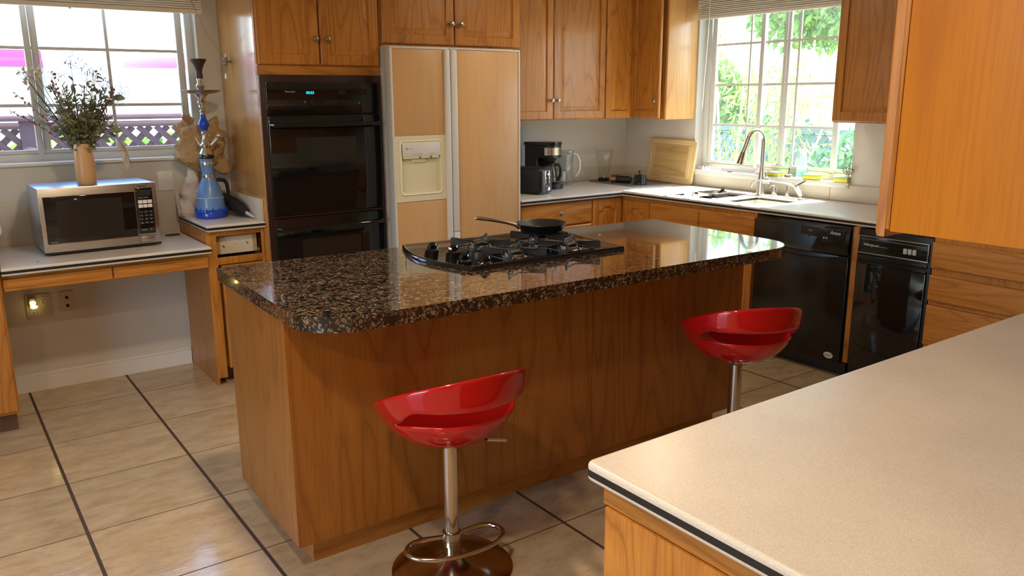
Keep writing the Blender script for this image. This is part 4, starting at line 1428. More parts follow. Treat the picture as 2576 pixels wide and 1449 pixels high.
t = thing('flower_vase', 'peach ceramic cylinder vase standing on the microwave', 'vase', (0.692, 4.715, 1.1495))
MB().lathe([(0.0, 0), (0.044, 0), (0.0475, 0.006), (0.0485, 0.04), (0.047, 0.12), (0.043, 0.19), (0.0405, 0.205), (0.0385, 0.207), (0.037, 0.203), (0.040, 0.16), (0.040, 0.02), (0.0, 0.015)], (0.692, 4.715, 1.1495), 40, cap0=False, cap1=False).obj('vase_body', CREAMC, t)

VB = Vector((0.692, 4.715, 1.355))          # mouth of the vase
t = thing('dried_bouquet', 'bouquet of dried green and red stems standing in the peach vase', 'bouquet', tuple(VB))
RV = Vector((math.cos(YAW), -math.sin(YAW), 0))
DV = Vector((math.sin(YAW), math.cos(YAW), 0))
def stem_path(dx, dz, dd=0.0, droop=0.0, n=8):
    """from the vase mouth to an offset (to the picture's right, up, away)"""
    b = VB + RV * random.uniform(-0.02, 0.02) + DV * random.uniform(-0.02, 0.02) - Vector((0, 0, 0.12))
    e = VB + RV * dx + DV * dd + Vector((0, 0, dz))
    mid = VB + RV * dx * 0.12 + DV * dd * 0.1 + Vector((0, 0, 0.02))
    out = []
    for i in range(n + 1):
        u = i / n
        p = b * (1 - u) ** 2 + mid * 2 * u * (1 - u) * 1.0 + e * u * u
        p.z += droop * math.sin(PI * u)
        out.append(p)
    return out
def leaf(mb, p, d, size, wid, fold=0.25, curl=0.2):
    d = d.normalized()
    s_ = d.cross(Vector((random.uniform(-1, 1), random.uniform(-1, 1), random.uniform(-1, 1))))
    if s_.length < 1e-3:
        s_ = d.cross(Vector((0, 0, 1)))
    s_ = s_.normalized()
    nrm = d.cross(s_)
    pr = [(0, 0), (0.25, 0.8), (0.55, 1.0), (0.85, 0.55), (1.0, 0.05)]
    ctr = [mb.bm.verts.new(p + d * size * a + nrm * curl * size * a * a) for a, _ in pr]
    for sg in (-1, 1):
        sd = [mb.bm.verts.new(p + d * size * a + nrm * (curl * size * a * a + fold * wid * w) + s_ * sg * wid * w) for a, w in pr]
        for i in range(4):
            mb.bm.faces.new((ctr[i], ctr[i + 1], sd[i + 1], sd[i]) if i else (ctr[0], ctr[1], sd[1]))
    return mb
def rnd():
    return Vector((random.gauss(0, 1), random.gauss(0, 1), random.gauss(0, 1))).normalized()
mst, mgr, mpa, mre, mta, mbe = (MB() for _ in range(6))
for i in range(46):                     # dense green middle
    dx = random.uniform(-0.12, 0.21)
    dz = random.uniform(0.17, 0.41) - abs(dx - 0.04) * 0.75
    P = stem_path(dx, dz, random.uniform(-0.10, 0.08))
    mst.tube(P, 0.0016, 5)
    for k in range(30):
        u = random.uniform(0.26, 1.0)
        p = P[min(7, int(u * 8))].lerp(P[min(8, int(u * 8) + 1)], (u * 8) % 1)
        leaf(mgr, p + rnd() * 0.008, (rnd() + Vector((0, 0, 0.5))), random.uniform(0.022, 0.045), random.uniform(0.004, 0.0085))
for dx, dz in ((-0.16, 0.17), (-0.19, 0.22), (-0.22, 0.27), (-0.26, 0.15), (-0.13, 0.30), (-0.20, 0.12)):     # pale eucalyptus at the left
    P = stem_path(dx, dz, random.uniform(-0.05, 0.05))
    mst.tube(P, 0.0018, 5)
    for k in range(24):
        u = 0.35 + 0.65 * k / 24
        p = P[min(7, int(u * 8))].lerp(P[min(8, int(u * 8) + 1)], (u * 8) % 1)
        leaf(mpa, p, rnd() + RV * (-0.4), random.uniform(0.018, 0.032), random.uniform(0.009, 0.014))
for dx, dz, n_ in ((-0.31, 0.26, 22), (-0.33, 0.17, 22), (-0.09, 0.36, 30), (-0.11, 0.33, 26), (0.215, 0.29, 18)):       # red sprigs
    P = stem_path(dx, dz, random.uniform(-0.05, 0.0))
    mre.tube(P, 0.0014, 5)
    for k in range(n_):
        u = 0.55 + 0.45 * k / n_
        p = P[min(7, int(u * 8))].lerp(P[min(8, int(u * 8) + 1)], (u * 8) % 1)
        leaf(mre, p, rnd(), random.uniform(0.010, 0.020), random.uniform(0.004, 0.008))
for dx, dz in ((-0.21, 0.33), (-0.235, 0.31), (-0.25, 0.34), (-0.19, 0.35)):                                   # pale curled seed heads
    P = stem_path(dx, dz)
    mst.tube(P, 0.0015, 5)
    for k in range(16):
        leaf(mta, P[8] + rnd() * 0.022, rnd() + Vector((0, 0, .6)), random.uniform(0.02, 0.035), 0.006, curl=0.5)
for i in range(26):                                                                                              # branching dark berry sprigs on top
    dx = random.uniform(-0.09, 0.25)
    dz = 0.445 - max(0, abs(dx - 0.03) - .04) * 0.9 + random.uniform(-0.06, 0.0)
    P = stem_path(dx, dz - .05, random.uniform(-0.08, 0.05))
    mbe.tube(P[5:], 0.0007, 4)
    for k in range(7):
        e = P[8] + (rnd() + Vector((0, 0, 0.8))) * random.uniform(0.015, 0.045)
        mbe.tube([P[8], e], 0.0006, 3)
        for q_ in range(3):
            f_ = e + rnd() * random.uniform(0.006, 0.013)
            mbe.tube([e, f_], 0.0005, 3)
            mbe.ball(f_, 0.0021, 5)
for dx, dz, sz in ((0.20, 0.215, 0.05), (0.225, 0.235, 0.06), (0.19, 0.07, 0.055), (0.16, 0.035, 0.05), (0.21, 0.06, 0.045)):  # single broad leaves right
    P = stem_path(dx * 0.8, dz)
    mst.tube(P, 0.0014, 5)
    leaf(mgr, P[8], RV + Vector((0, 0, random.uniform(-.3, .4))), sz, sz * 0.36)
    leaf(mgr, P[8] - RV * .02, RV + Vector((0, 0, -0.5)), sz, sz * 0.33)
# long dry leaf arching over to the right and hanging down
P = [VB + Vector((0, 0, -0.03)), VB + RV * .03 + Vector((0, 0, .05)), VB + RV * .08 + Vector((0, 0, .075)), VB + RV * .14 + Vector((0, 0, .05)), VB + RV * .19 + Vector((0, 0, .02)), VB + RV * .22 + Vector((0, 0, -.04)), VB + RV * .235 + Vector((0, 0, -.09))]
mst.tube(P, 0.0016, 5)
for k, (i, dr, sz, wd) in enumerate(((2, RV * -.3 + Vector((0, 0, -1)), .07, .022), (2, RV + Vector((0, 0, .1)), .07, .026), (3, RV + Vector((0, 0, -.4)), .06, .014), (4, RV * .2 + Vector((0, 0, -1)), .085, .020), (5, RV * .15 + Vector((0, 0, -1)), .09, .018), (5, RV * -.2 + Vector((0, 0, -1)), .07, .014), (6, Vector((0, 0, -1)), .05, .008), (1, RV * .6 + Vector((0, 0, -1)), .05, .02))):
    leaf(mta, P[i], dr, sz, wd, 0.35, 0.3)
mst.obj('stems', STEM, t)
for m_, n_, mt in ((mgr, 'green_foliage', LF_GREEN), (mpa, 'pale_foliage', LF_PALE), (mre, 'red_sprigs', LF_RED), (mta, 'tan_dry_leaves', LF_TAN), (mbe, 'berry_sprigs', BERRY)):
    m_.obj(n_, mt, t, ang=180)

# ================================================================ hookah
HX, HY, HZ = 1.322, 4.785, 0.9155
t = thing('hookah', 'tall silver hookah with a frosted blue glass base on the raised shelf', 'hookah', (HX, HY, HZ))
c = (HX, HY, 0)
mb = MB().lathe([(0.0, 0.9155), (0.080, 0.9155), (0.089, 0.925), (0.090, 0.94), (0.085, 0.958), (0.078, 0.966)], c, 48, cap0=False, cap1=False)
for k in range(14):
    a = 2 * PI * k / 14
    mb.tube([(HX + .086 * math.cos(a), HY + .086 * math.sin(a), .950), (HX + .0835 * math.cos(a + .05), HY + .0835 * math.sin(a + .05), .962), (HX + .078 * math.cos(a + .1), HY + .078 * math.sin(a + .1), .976)], [.007, .0055, .002], 8)
mb.obj('dark_blue_foot', DBLUE, t)
MB().lathe([(0.079, 0.962), (0.078, 0.985), (0.073, 1.03), (0.062, 1.075), (0.046, 1.115), (0.035, 1.14), (0.032, 1.16), (0.033, 1.185), (0.037, 1.205), (0.039, 1.245), (0.036, 1.248)], c, 48, cap0=False, cap1=False).obj('glass_base', FBLUE, t)
for z, r in ((1.222, 0.0395), (1.150, 0.0335)):
    MB().lathe([(r, z - .009), (r + .001, z - .008), (r + .001, z + .008), (r, z + .009)], c, 40).obj('silver_band', SILVER, t)
MB().lathe([(0.0765, 1.0280), (0.0745, 1.0325), (0.0735, 1.0325)], c, 40, cap0=False, cap1=False).obj('water_line', plain('water_line', (0.35, 0.45, 0.5), 0.2), t)
MB().lathe([(0.036, 1.246), (0.039, 1.249), (0.040, 1.262), (0.036, 1.272)], c, 32).obj('rubber_collar', BLACKP, t)
MB().lathe([(0.040, 1.270), (0.041, 1.276), (0.036, 1.283), (0.028, 1.298), (0.024, 1.306), (0.034, 1.314), (0.036, 1.322), (0.030, 1.331), (0.021, 1.336), (0.018, 1.345), (0.020, 1.352), (0.014, 1.358), (0.0135, 1.378), (0.018, 1.385), (0.015, 1.392), (0.013, 1.398), (0.017, 1.404)], c, 32).obj('lower_stem', SILVER, t)
MB().lathe([(0.016, 1.402), (0.020, 1.412), (0.030, 1.430), (0.031, 1.440), (0.024, 1.455), (0.016, 1.468), (0.0145, 1.490)], c, 32).obj('blue_accent', COBALT, t)
MB().lathe([(0.014, 1.488), (0.016, 1.494), (0.011, 1.500), (0.017, 1.507), (0.010, 1.514), (0.013, 1.522), (0.018, 1.532), (0.016, 1.540), (0.023, 1.548), (0.025, 1.556), (0.018, 1.564), (0.021, 1.572), (0.024, 1.582), (0.034, 1.594), (0.042, 1.602), (0.040, 1.606)], c, 32).obj('upper_stem', SILVER, t)
MB().lathe([(0.038, 1.601), (0.080, 1.606), (0.100, 1.614), (0.109, 1.623), (0.111, 1.6225), (0.101, 1.618), (0.080, 1.6105), (0.0, 1.6065)], c, 56, cap0=False, cap1=False).obj('ash_tray', TRAYM, t)
MB().lathe([(0.012, 1.606), (0.018, 1.615), (0.013, 1.622), (0.022, 1.636), (0.024, 1.645), (0.017, 1.655), (0.014, 1.662), (0.017, 1.680), (0.017, 1.690)], c, 32).obj('top_stem', SILVER, t)
MB().lathe([(0.019, 1.684), (0.018, 1.705), (0.016, 1.715), (0.019, 1.735), (0.030, 1.760), (0.041, 1.778), (0.043, 1.788), (0.040, 1.789), (0.030, 1.775), (0.0, 1.765)], c, 36, cap0=False, cap1=False).obj('clay_bowl', CLAYB, t)
mb = MB()
b0 = Vector((HX, HY, 1.318))
mb.tube([b0 + RV * .025, b0 + RV * .05 + Vector((0, 0, .022)), b0 + RV * .072 + Vector((0, 0, .045))], [.010, .0085, .011], 14)
mb.ball(b0 + RV * .080 + Vector((0, 0, .056)), 0.013, 12)
mb.tube([b0 + RV * .085 + Vector((0, 0, .058)), b0 + RV * .098 + Vector((0, 0, .050))], [.006, .009], 10)
mb.obj('hose_port', SILVER, t)
MB().tube([b0 - RV * .024, b0 - RV * .040 + Vector((0, 0, .018)), b0 - RV * .052 + Vector((0, 0, .046))], [.008, .006, .003], 12).obj('purge_valve', SILVER, t)

# crumpled kraft paper and a bottle wrapped in white paper behind the hookah
def crumple(profile, c, n=56, m=22, seed=1, amp=0.016, sx=1.0, sy=1.0, lean=(0, 0), freq=16, rag=0.0):
    """a paper surface folded along random planes; flat facets"""
    rr = random.Random(seed)
    pl = []
    for k in range(7):
        v = Vector((rr.gauss(0, 1), rr.gauss(0, 1), rr.gauss(0, .8))).normalized()
        pl.append((v * freq * rr.uniform(.5, 1.6), rr.uniform(0, 9)))
    mb = MB()
    rows = []
    z0_, z1_ = profile[0][1], profile[-1][1]
    for j in range(m):
        z = z0_ + (z1_ - z0_) * j / (m - 1)
        for (ra, za), (rb, zb) in zip(profile, profile[1:]):
            if za <= z <= zb + 1e-9:
                r = ra + (rb - ra) * (z - za) / (zb - za)
        u = j / (m - 1)
        row = []
        for i in range(n):
            a = 2 * PI * (i + .5 * (j % 2)) / n
            p = Vector((r * sx * math.cos(a), r * sy * math.sin(a), z))
            f = sum((abs((p.dot(v) + o) % 1 - .5) * 4 - 1) for v, o in pl) / 3.2
            q = Vector((math.cos(a) * sx, math.sin(a) * sy, 0))
            p = p + q * (amp * f * min(1, r / .05)) + Vector((0, 0, amp * .35 * f))
            p += Vector((rr.uniform(-1, 1), rr.uniform(-1, 1), rr.uniform(-1, 1))) * amp * .10
            if u > .93:
                p.z += rag * f
            row.append((c[0] + p.x + lean[0] * u, min(c[1] + p.y + lean[1] * u, 5.018), p.z))
        rows.append(row)
    mb.loft(rows, True, False)
    bmesh.ops.triangulate(mb.bm, faces=mb.bm.faces[:])
    return mb
t = thing('wrapped_bottle', 'bottle twisted in crumpled white paper standing left of the hookah', 'wrapped bottle', (1.238, 4.940, 0.9155))
crumple([(0.055, 0.9165), (0.062, 0.935), (0.060, 0.97), (0.056, 1.01), (0.052, 1.05), (0.045, 1.09), (0.038, 1.12), (0.030, 1.15), (0.026, 1.175), (0.034, 1.195), (0.040, 1.205)], (1.238, 4.940), 56, 34, 3, 0.014, 1, .85, (0.055, 0.02), 22).obj('paper_wrap', WPAPER, t, smooth=False)
t = thing('crumpled_kraft_paper', 'big sheet of crumpled brown kraft paper flaring open behind the hookah', 'paper', (1.335, 4.93, 1.20))
crumple([(0.028, 1.165), (0.060, 1.19), (0.118, 1.215), (0.135, 1.245), (0.120, 1.28), (0.128, 1.32), (0.138, 1.36), (0.130, 1.40), (0.118, 1.43), (0.085, 1.455)], (1.328, 4.925), 84, 34, 11, 0.030, 1.0, .46, (0.012, 0.0), 10.5, 0.025).obj('flared_paper', KRAFT, t, smooth=False)
crumple([(0.012, 1.14), (0.035, 1.15), (0.050, 1.18), (0.045, 1.215), (0.03, 1.24)], (1.455, 4.93), 30, 12, 5, 0.014, 1.0, .6, (-0.02, 0.0), 16, 0.01).obj('paper_tail', KRAFT, t, smooth=False)

t = thing('umbrella', 'folded black umbrella with a crook handle lying behind the hookah', 'umbrella', (1.47, 4.72, 0.9155))
mb = MB().tube([(1.352, 4.895, 1.078), (1.362, 4.895, 1.100), (1.385, 4.893, 1.113), (1.415, 4.892, 1.116), (1.440, 4.890, 1.110), (1.452, 4.888, 1.092), (1.455, 4.885, 1.06), (1.456, 4.880, 1.02), (1.456, 4.87, 0.985)], [.007, .009, .010, .0105, .0105, .0105, .010, .009, .008], 12)
mb.obj('crook_handle', BLACKP, t)
crs = MB()
A_, B_ = Vector((1.432, 4.915, 1.012)), Vector((1.474, 4.630, 0.944))
loops = []
for u, r in ((0, .014), (.04, .026), (.25, .033), (.5, .035), (.75, .032), (.93, .025), (1, .014)):
    p = A_.lerp(B_, u)
    dr = (B_ - A_).normalized()
    s1 = dr.cross(Vector((0, 0, 1))).normalized()
    s2 = s1.cross(dr)
    loops.append([p + (s1 * math.cos(2 * PI * k / 24) + s2 * math.sin(2 * PI * k / 24)) * r * (1 + .12 * math.sin(5 * 2 * PI * k / 24 + u * 6)) for k in range(24)])
crs.loft(loops)
crs.obj('folded_canopy', plain('black_umbrella_cloth', (0.012, 0.012, 0.013), 0.65), t)
MB().tube([B_, B_.lerp(Vector((1.492, 4.555, 0.9245)), 1.0)], [.011, .006], 10).obj('tip', plain('clear_tip', (0.55, 0.5, 0.48), 0.3), t)

tag(MB().lathe([(0.0, 0), (0.036, 0), (0.036, 0.004), (0.028, 0.006), (0.0, 0.006)], (1.125, 4.90, 0.8155), 28, 1.15, 0.8, False, False).obj('cable_grommet', BLACKP), 'flat black cable grommet on the desk counter right of the microwave', 'grommet')
t = tag(MB().box(0.10, 0.285, 4.62, 4.80, 0.9315, 0.99, 0.02).box(0.12, 0.29, 4.63, 4.79, 0.99, 1.055, 0.022).obj('folded_white_towel', WPAPER), 'white folded towel at the left picture edge on the raised counter', 'towel')

# ================================================================ outlets, switch, night light, cord
def plate(name, label, cat, F, u0, u1, z0, z1, mat, group=None):
    t = thing(name, label, cat, F((u0 + u1) / 2, (z0 + z1) / 2, 0), 0, group)
    mb = MB()
    F.box(mb, u0, u1, z0, z1, 0.0, 0.006, 0.003)
    mb.obj('cover_plate', mat, t)
    return t
FB = Face('-y', 5.0395)
t = plate('power_outlet', 'ivory four-socket outlet plate in the knee space with a night light plugged in', 'outlet', FB, 0.365, 0.484, 0.415, 0.541, IVORY)
for u in (0.398, 0.449):
    for z in (0.506, 0.452):
        mb = MB()
        FB.box(mb, u - .0165, u + .0165, z - .020, z + .020, 0.005, 0.008, 0.004)
        s_ = mb.obj('receptacle', IVORY, t)
        mb = MB()
        for du in (-.0065, .0065):
            FB.box(mb, u + du - .0012, u + du + .0012, z + .000, z + .011, 0.0075, 0.0083)
        FB.box(mb, u - .003, u + .003, z - .012, z - .007, 0.0075, 0.0083)
        mb.obj('socket_slots', DARKSLOT, s_)
    for z in (0.532, 0.424):
        MB().cyl(FB(u, z, .005), FB(u, z, .0075), 0.003, n=10).obj('screw', PEWTER, t)
t = thing('night_light', 'small plug-in night light glowing yellow in the knee space outlet', 'night light', (0.398, 5.02, 0.50))
mb = MB()
FB.box(mb, 0.380, 0.414, 0.478, 0.530, 0.0085, 0.030, 0.007)
mb.obj('housing', IVORY, t)
MB().ball((0.398, 5.003, 0.503), 0.016, 16, 1, 0.6, 0.55).obj('upper_glow_lens', GLOWY, t)
MB().ball((0.401, 5.000, 0.481), 0.018, 16, 1, 0.6, 0.55).obj('lower_glow_lens', GLOWY, t)
t = plate('phone_jack_plate', 'ivory wall plate with two dark jacks, right of the night light', 'wall plate', FB, 0.530, 0.602, 0.425, 0.541, IVORY)
for z in (0.503, 0.457):
    mb = MB()
    FB.box(mb, 0.5585, 0.5735, z - .007, z + .009, 0.0055, 0.0085, 0.003)
    mb.obj('jack', DARKSLOT, t)
FB2 = Face('-y', 5.0395)
t = plate('blank_switch_plate', 'white blank wall plate between the microwave and the hookah', 'wall plate', FB2, 1.105, 1.192, 1.057, 1.17, WHITEP)
MB().cyl(FB2(1.148, 1.15, .005), FB2(1.148, 1.15, .0072), 0.0025, n=10).obj('screw', PEWTER, t)
t = plate('vase_side_outlet', 'white outlet plate on the wall half hidden behind the vase', 'outlet', FB2, 0.692, 0.772, 1.075, 1.185, WHITEP)
MB().cyl(FB2(0.73, 1.13, .005), FB2(0.73, 1.13, .0075), 0.01, n=14).obj('receptacle', IVORY, t)

t = thing('cord_cleat', 'metal cord cleat with a blind cord wound round it on the oven cabinet side', 'cord cleat', (1.512, 4.85, 1.78))
mb = MB().cyl((1.520, 4.85, 1.78), (1.498, 4.85, 1.78), 0.007, n=12).tube([(1.497, 4.85, 1.735), (1.492, 4.85, 1.76), (1.492, 4.85, 1.80), (1.497, 4.85, 1.825)], [.004, .006, .006, .004], 10)
mb.obj('cleat', PEWTER, t)
mb = MB()
pts = []
for k in range(110):
    a = k * 0.55
    pts.append((1.492 + 0.012 * math.cos(a * 1.0) - 0.004, 4.85 + 0.024 * math.sin(a), 1.78 + 0.017 * math.sin(a * 0.37) + 0.006 * math.cos(a * 1.7)))
mb.tube(pts, 0.0018, 5)
mb.tube([(1.488, 4.846, 1.772), (1.486, 4.842, 1.745), (1.487, 4.842, 1.715)], 0.0014, 5)
mb.tube([(1.488, 4.851, 1.772), (1.488, 4.853, 1.735), (1.488, 4.85, 1.718)], 0.0014, 5)
mb.obj('wound_cord', STRING, t)
mb = MB()
for y in (4.842, 4.850):
    mb.lathe([(0.002, 1.715), (0.006, 1.70), (0.006, 1.688), (0.002, 1.684)], (1.487, y, 0), 12)
mb.obj('tassel', WHITEP, t)

# ================================================================ blinds
t = thing('window_blind', 'whitewashed slat blind pulled up at the top of the left window', 'blind', (0.55, 5.0, 2.2))
MB().box(-0.45, 1.42, 4.968, 5.005, 2.043, 2.066, 0.003).obj('bottom_rail', BLINDX, t)
mb = MB()
for k in range(14):
    z = 2.068 + k * 0.012
    mb.box(-0.44, 1.415, 4.962 + .002 * (k % 2), 5.012, z, z + 0.0085, 0.001, 1)
mb.obj('stacked_slats', BLINDX, t)
MB().box(-0.45, 1.42, 4.965, 5.035, 2.236, 2.30, 0.004).obj('head_rail', BLINDX, t)
MB().tube([(1.36, 4.962, 2.24), (1.365, 4.958, 2.10), (1.42, 4.90, 1.92), (1.489, 4.852, 1.795)], 0.0014, 5).obj('pull_cord', STRING, t)
mb = MB()
for x in (0.05, 0.75, 1.32):
    mb.cyl((x, 4.98, 2.043), (x, 4.98, 2.037), 0.007, n=12)
mb.obj('cord_plugs', WHITEP, t)
t = thing('window_blind', 'whitewashed slat blind pulled up at the top of the sink window', 'blind', (4.76, 3.6, 2.2))
MB().box(4.732, 4.770, 2.955, 4.262, 2.112, 2.132, 0.003).obj('bottom_rail', BLIND, t)
mb = MB()
for k in range(13):
    z = 2.134 + k * 0.0125
    mb.box(4.726 + .002 * (k % 2), 4.776, 2.96, 4.258, z, z + 0.0085, 0.001, 1)
mb.obj('stacked_slats', BLIND, t)
MB().box(4.722, 4.786, 2.95, 4.266, 2.297, 2.35, 0.004).obj('head_rail', BLIND, t)
MB().tube([(4.728, 4.145, 2.30), (4.724, 4.150, 2.0), (4.735, 4.185, 1.49)], 0.004, 8).obj('tilt_wand', WHITEP, t)
t = thing('tangled_pull_cord', 'tangled grey-brown cord hanging at the right side of the sink window', 'cord', (4.775, 2.985, 1.1))
mb = MB().tube([(4.772, 2.955, 2.12), (4.774, 2.962, 1.6), (4.776, 2.972, 1.20), (4.775, 2.985, 1.135)], 0.0017, 5)
rr = random.Random(4)
for j in range(9):
    pts = [Vector((4.772, 2.985, 1.125))]
    n_ = 14 if j < 6 else 20
    for k in range(n_):
        sp = 0.022 if j < 6 else 0.016
        stp = Vector((rr.uniform(-.004, .003), rr.uniform(-sp, sp), rr.uniform(-sp, sp) - (0.0 if j < 6 else 0.0085)))
        q = pts[-1] + stp
        q.x = min(4.782, max(4.752, q.x))
        if j < 6:
            d = q - Vector((4.768, 2.985, 1.12))
            if d.length > 0.045:
                q = Vector((4.768, 2.985, 1.12)) + d * 0.6
        else:
            q.y = 2.99 + (q.y - 2.99) * 0.8
            q.z = max(q.z, 0.95)
        pts.append(q)
    mb.tube(pts, 0.0014, 4)
mb.obj('cord', STRING, t)

# ================================================================ counter by the back wall
t = thing('toaster', 'black two-slot toaster with a chrome lever strip beside the refrigerator', 'toaster', (3.468, 4.60, 0.9155), math.radians(-70))
lc = dict(parent=t, local=True)
MB().box(-0.135, 0.128, -0.078, 0.078, 0.008, 0.180, 0.022, 4).obj('body', BLACKP, **lc)
e = MB().box(0.122, 0.140, -0.062, 0.062, 0.012, 0.168, 0.007, 3).obj('end_panel', plain('toaster_end_grey', (0.06, 0.065, 0.075), 0.3), **lc)
mb = MB()
mb.box(0.138, 0.143, -0.030, -0.017, 0.075, 0.160, 0.003).box(0.138, 0.143, 0.017, 0.030, 0.075, 0.160, 0.003)
mb.obj('chrome_strip', CHROME, parent=e, local=True)
MB().box(0.139, 0.1415, -0.016, 0.016, 0.066, 0.158, 0.001).obj('lever_slot', DARKSLOT, parent=e, local=True)
MB().box(0.140, 0.158, -0.020, 0.020, 0.130, 0.146, 0.004).obj('lever', CHROME, parent=e, local=True)
MB().cyl((0.138, 0, 0.040), (0.155, 0, 0.040), 0.015, 0.013, 20).obj('browning_dial', CHROME, parent=e, local=True)
mb = MB()
for y in (-0.030, 0.030):
    mb.box(-0.105, 0.098, y - .014, y + .014, 0.178, 0.1815)
mb.obj('slots', DARKSLOT, **lc)
MB().box(-0.12, 0.115, -0.065, 0.065, 0.0, 0.010).obj('foot_frame', BLACKP, **lc)

t = thing('coffee_maker', 'black drip coffee maker with a silver band and glass carafe, behind the toaster', 'coffee maker', (3.755, 4.80, 0.9155), math.radians(22))
lc = dict(parent=t, local=True)
MB().box(-0.092, 0.092, 0.02, 0.125, 0.03, 0.333, 0.012, 3).obj('water_tower', BLACKP, **lc)
def dshape(w, y0, y1, n=16):
    """rounded front (towards -y)"""
    P = [(w, y1), (-w, y1)]
    for k in range(n + 1):
        a = PI + PI * k / n
        P.append((w * math.cos(a), y0 + w * 0.75 + w * 0.75 * math.sin(a)))
    return P
MB().prism(dshape(0.095, -0.135, 0.115), 0.0, 0.036, 0.006).obj('base', BLACKP, **lc)
MB().prism(dshape(0.094, -0.118, 0.11), 0.225, 0.318, 0.008).obj('brew_head', BLACKP, **lc)
MB().prism(dshape(0.097, -0.123, 0.125), 0.318, 0.340, 0.008, 3, 'hi').obj('lid', BLACKG, **lc)
MB().lathe([(0.045, 0.195), (0.070, 0.228)], (0, -0.03, 0), 28).obj('filter_basket', BLACKP, **lc)
P = [p for p in dshape(0.0955, -0.1195, 0.11)][2:]
mb = MB()
mb.loft([[(x, y, 0.246) for x, y in P], [(x, y, 0.300) for x, y in P]], False, False, closed=False)
b_ = mb.obj('silver_band', plain('band_steel', (0.7, 0.62, 0.52), 0.2, metal=1.0), **lc)
MB().lathe([(0.0, 0.040), (0.050, 0.040), (0.062, 0.052), (0.064, 0.085), (0.058, 0.125), (0.046, 0.160), (0.044, 0.172)], (0, -0.035, 0), 36, cap0=False, cap1=False).obj('carafe_glass', SMOKEG, **lc)
MB().lathe([(0.046, 0.165), (0.049, 0.170), (0.049, 0.184), (0.035, 0.192), (0.0, 0.192)], (0, -0.035, 0), 30, cap1=False).obj('carafe_lid', BLACKP, **lc)
MB().lathe([(0.0, 0.036), (0.058, 0.036), (0.058, 0.041), (0.0, 0.041)], (0, -0.035, 0), 30, cap0=False, cap1=False).obj('warming_plate', IRON, **lc)
MB().tube([(0.0, -0.080, 0.176), (0.012, -0.112, 0.175), (0.016, -0.124, 0.150), (0.014, -0.122, 0.100), (0.008, -0.108, 0.066), (0.0, -0.096, 0.060)], [.009, .011, .012, .012, .011, .008], 12).obj('carafe_handle', BLACKP, **lc)
cpn = MB().obox((0.03, -0.108, 0.040), (0.09, 0.045, 0.006), Matrix.Rotation(math.radians(12), 3, 'X').to_euler(), 0.002).obj('control_panel', PEWTER, **lc)
MB().obox((0.04, -0.106, 0.0445), (0.034, 0.022, 0.002), Matrix.Rotation(math.radians(12), 3, 'X').to_euler()).obj('clock_display', DARKSLOT, parent=cpn, local=True)

t = thing('water_filter_pitcher', 'clear plastic water filter pitcher with a white handle, right of the coffee maker', 'pitcher', (4.00, 4.90, 0.9155), math.radians(-30))
lc = dict(parent=t, local=True)
def orow(a, b, z, n=28, dx=0):
    return [(dx + a * math.cos(2 * PI * k / n), b * math.sin(2 * PI * k / n), z) for k in range(n)]
MB().loft([orow(.070, .052, .002), orow(.074, .056, .01), orow(.084, .062, .12, dx=-.002), orow(.094, .066, .235, dx=-.004), orow(.094, .066, .238, dx=-.004)], True, False).obj('jug', CLEARP, **lc)
MB().loft([orow(.092, .064, .240, dx=-.004), orow(.096, .068, .246, dx=-.004), orow(.094, .066, .258, dx=-.004), orow(.080, .05, .262, dx=-.004)]).obj('lid', CLEARP, **lc)
MB().loft([orow(.050, .042, .105), orow(.072, .054, .13), orow(.086, .060, .225)], True, False).obj('filter_reservoir', TANKG, **lc)
MB().loft([orow(.024, .024, .03), orow(.026, .026, .105)]).obj('filter_cartridge', WHITEP, **lc)
MB().tube([(.088, 0, .235), (.112, 0, .225), (.132, 0, .185), (.137, 0, .14), (.128, 0, .095), (.108, 0, .065), (.100, 0, .062)], [.007, .009, .009, .009, .009, .008, .006], 12).obj('handle', WHITEP, **lc)

t = thing('drying_mat', 'thin grey drying mat lying in the counter corner under the blender jar', 'mat', (4.54, 4.70, 0.916))
MB().prism(round_poly([(4.312, 4.448), (4.752, 4.44), (4.760, 4.965), (4.320, 4.972)], [0.03] * 4, 6), 0.9156, 0.9205, 0.0015).obj('mat_cloth', MATG, t)

t = thing('blender_jar', 'empty clear glass blender jar with a black collar standing on the drying mat', 'blender jar', (4.405, 4.875, 0.921))
c = (4.405, 4.875, 0)
b_ = MB().lathe([(0.0, 0.921), (0.042, 0.921), (0.044, 0.925), (0.044, 0.945), (0.038, 0.949), (0.0, 0.949)], c, 32, cap0=False, cap1=False).obj('collar', BLACKP, t)
mb = MB()
n = 48
rows = []
for r, z in ((0.036, 0.949), (0.044, 0.985), (0.054, 1.05), (0.062, 1.11), (0.067, 1.158)):
    rows.append([(c[0] + r * (1 + .035 * math.cos(8 * 2 * PI * k / n)) * math.cos(2 * PI * k / n), c[1] + r * (1 + .035 * math.cos(8 * 2 * PI * k / n)) * math.sin(2 * PI * k / n), z) for k in range(n)])
mb.loft(rows, False, False)
mb.lathe([(0.067, 1.156), (0.0695, 1.159), (0.0695, 1.163), (0.066, 1.165)], c, 40, cap0=False, cap1=False)
mb.obj('glass_jar', CLEARG, t)
mb = MB().cyl((c[0], c[1], 0.949), (c[0], c[1], 0.965), 0.008, n=12)
for k in range(4):
    a = k * PI / 2 + .4
    mb.obox((c[0] + .014 * math.cos(a), c[1] + .014 * math.sin(a), 0.966), (0.026, 0.007, 0.0015), Matrix.Rotation(a, 3, 'Z').to_euler())
mb.obj('blades', CHROME, t)

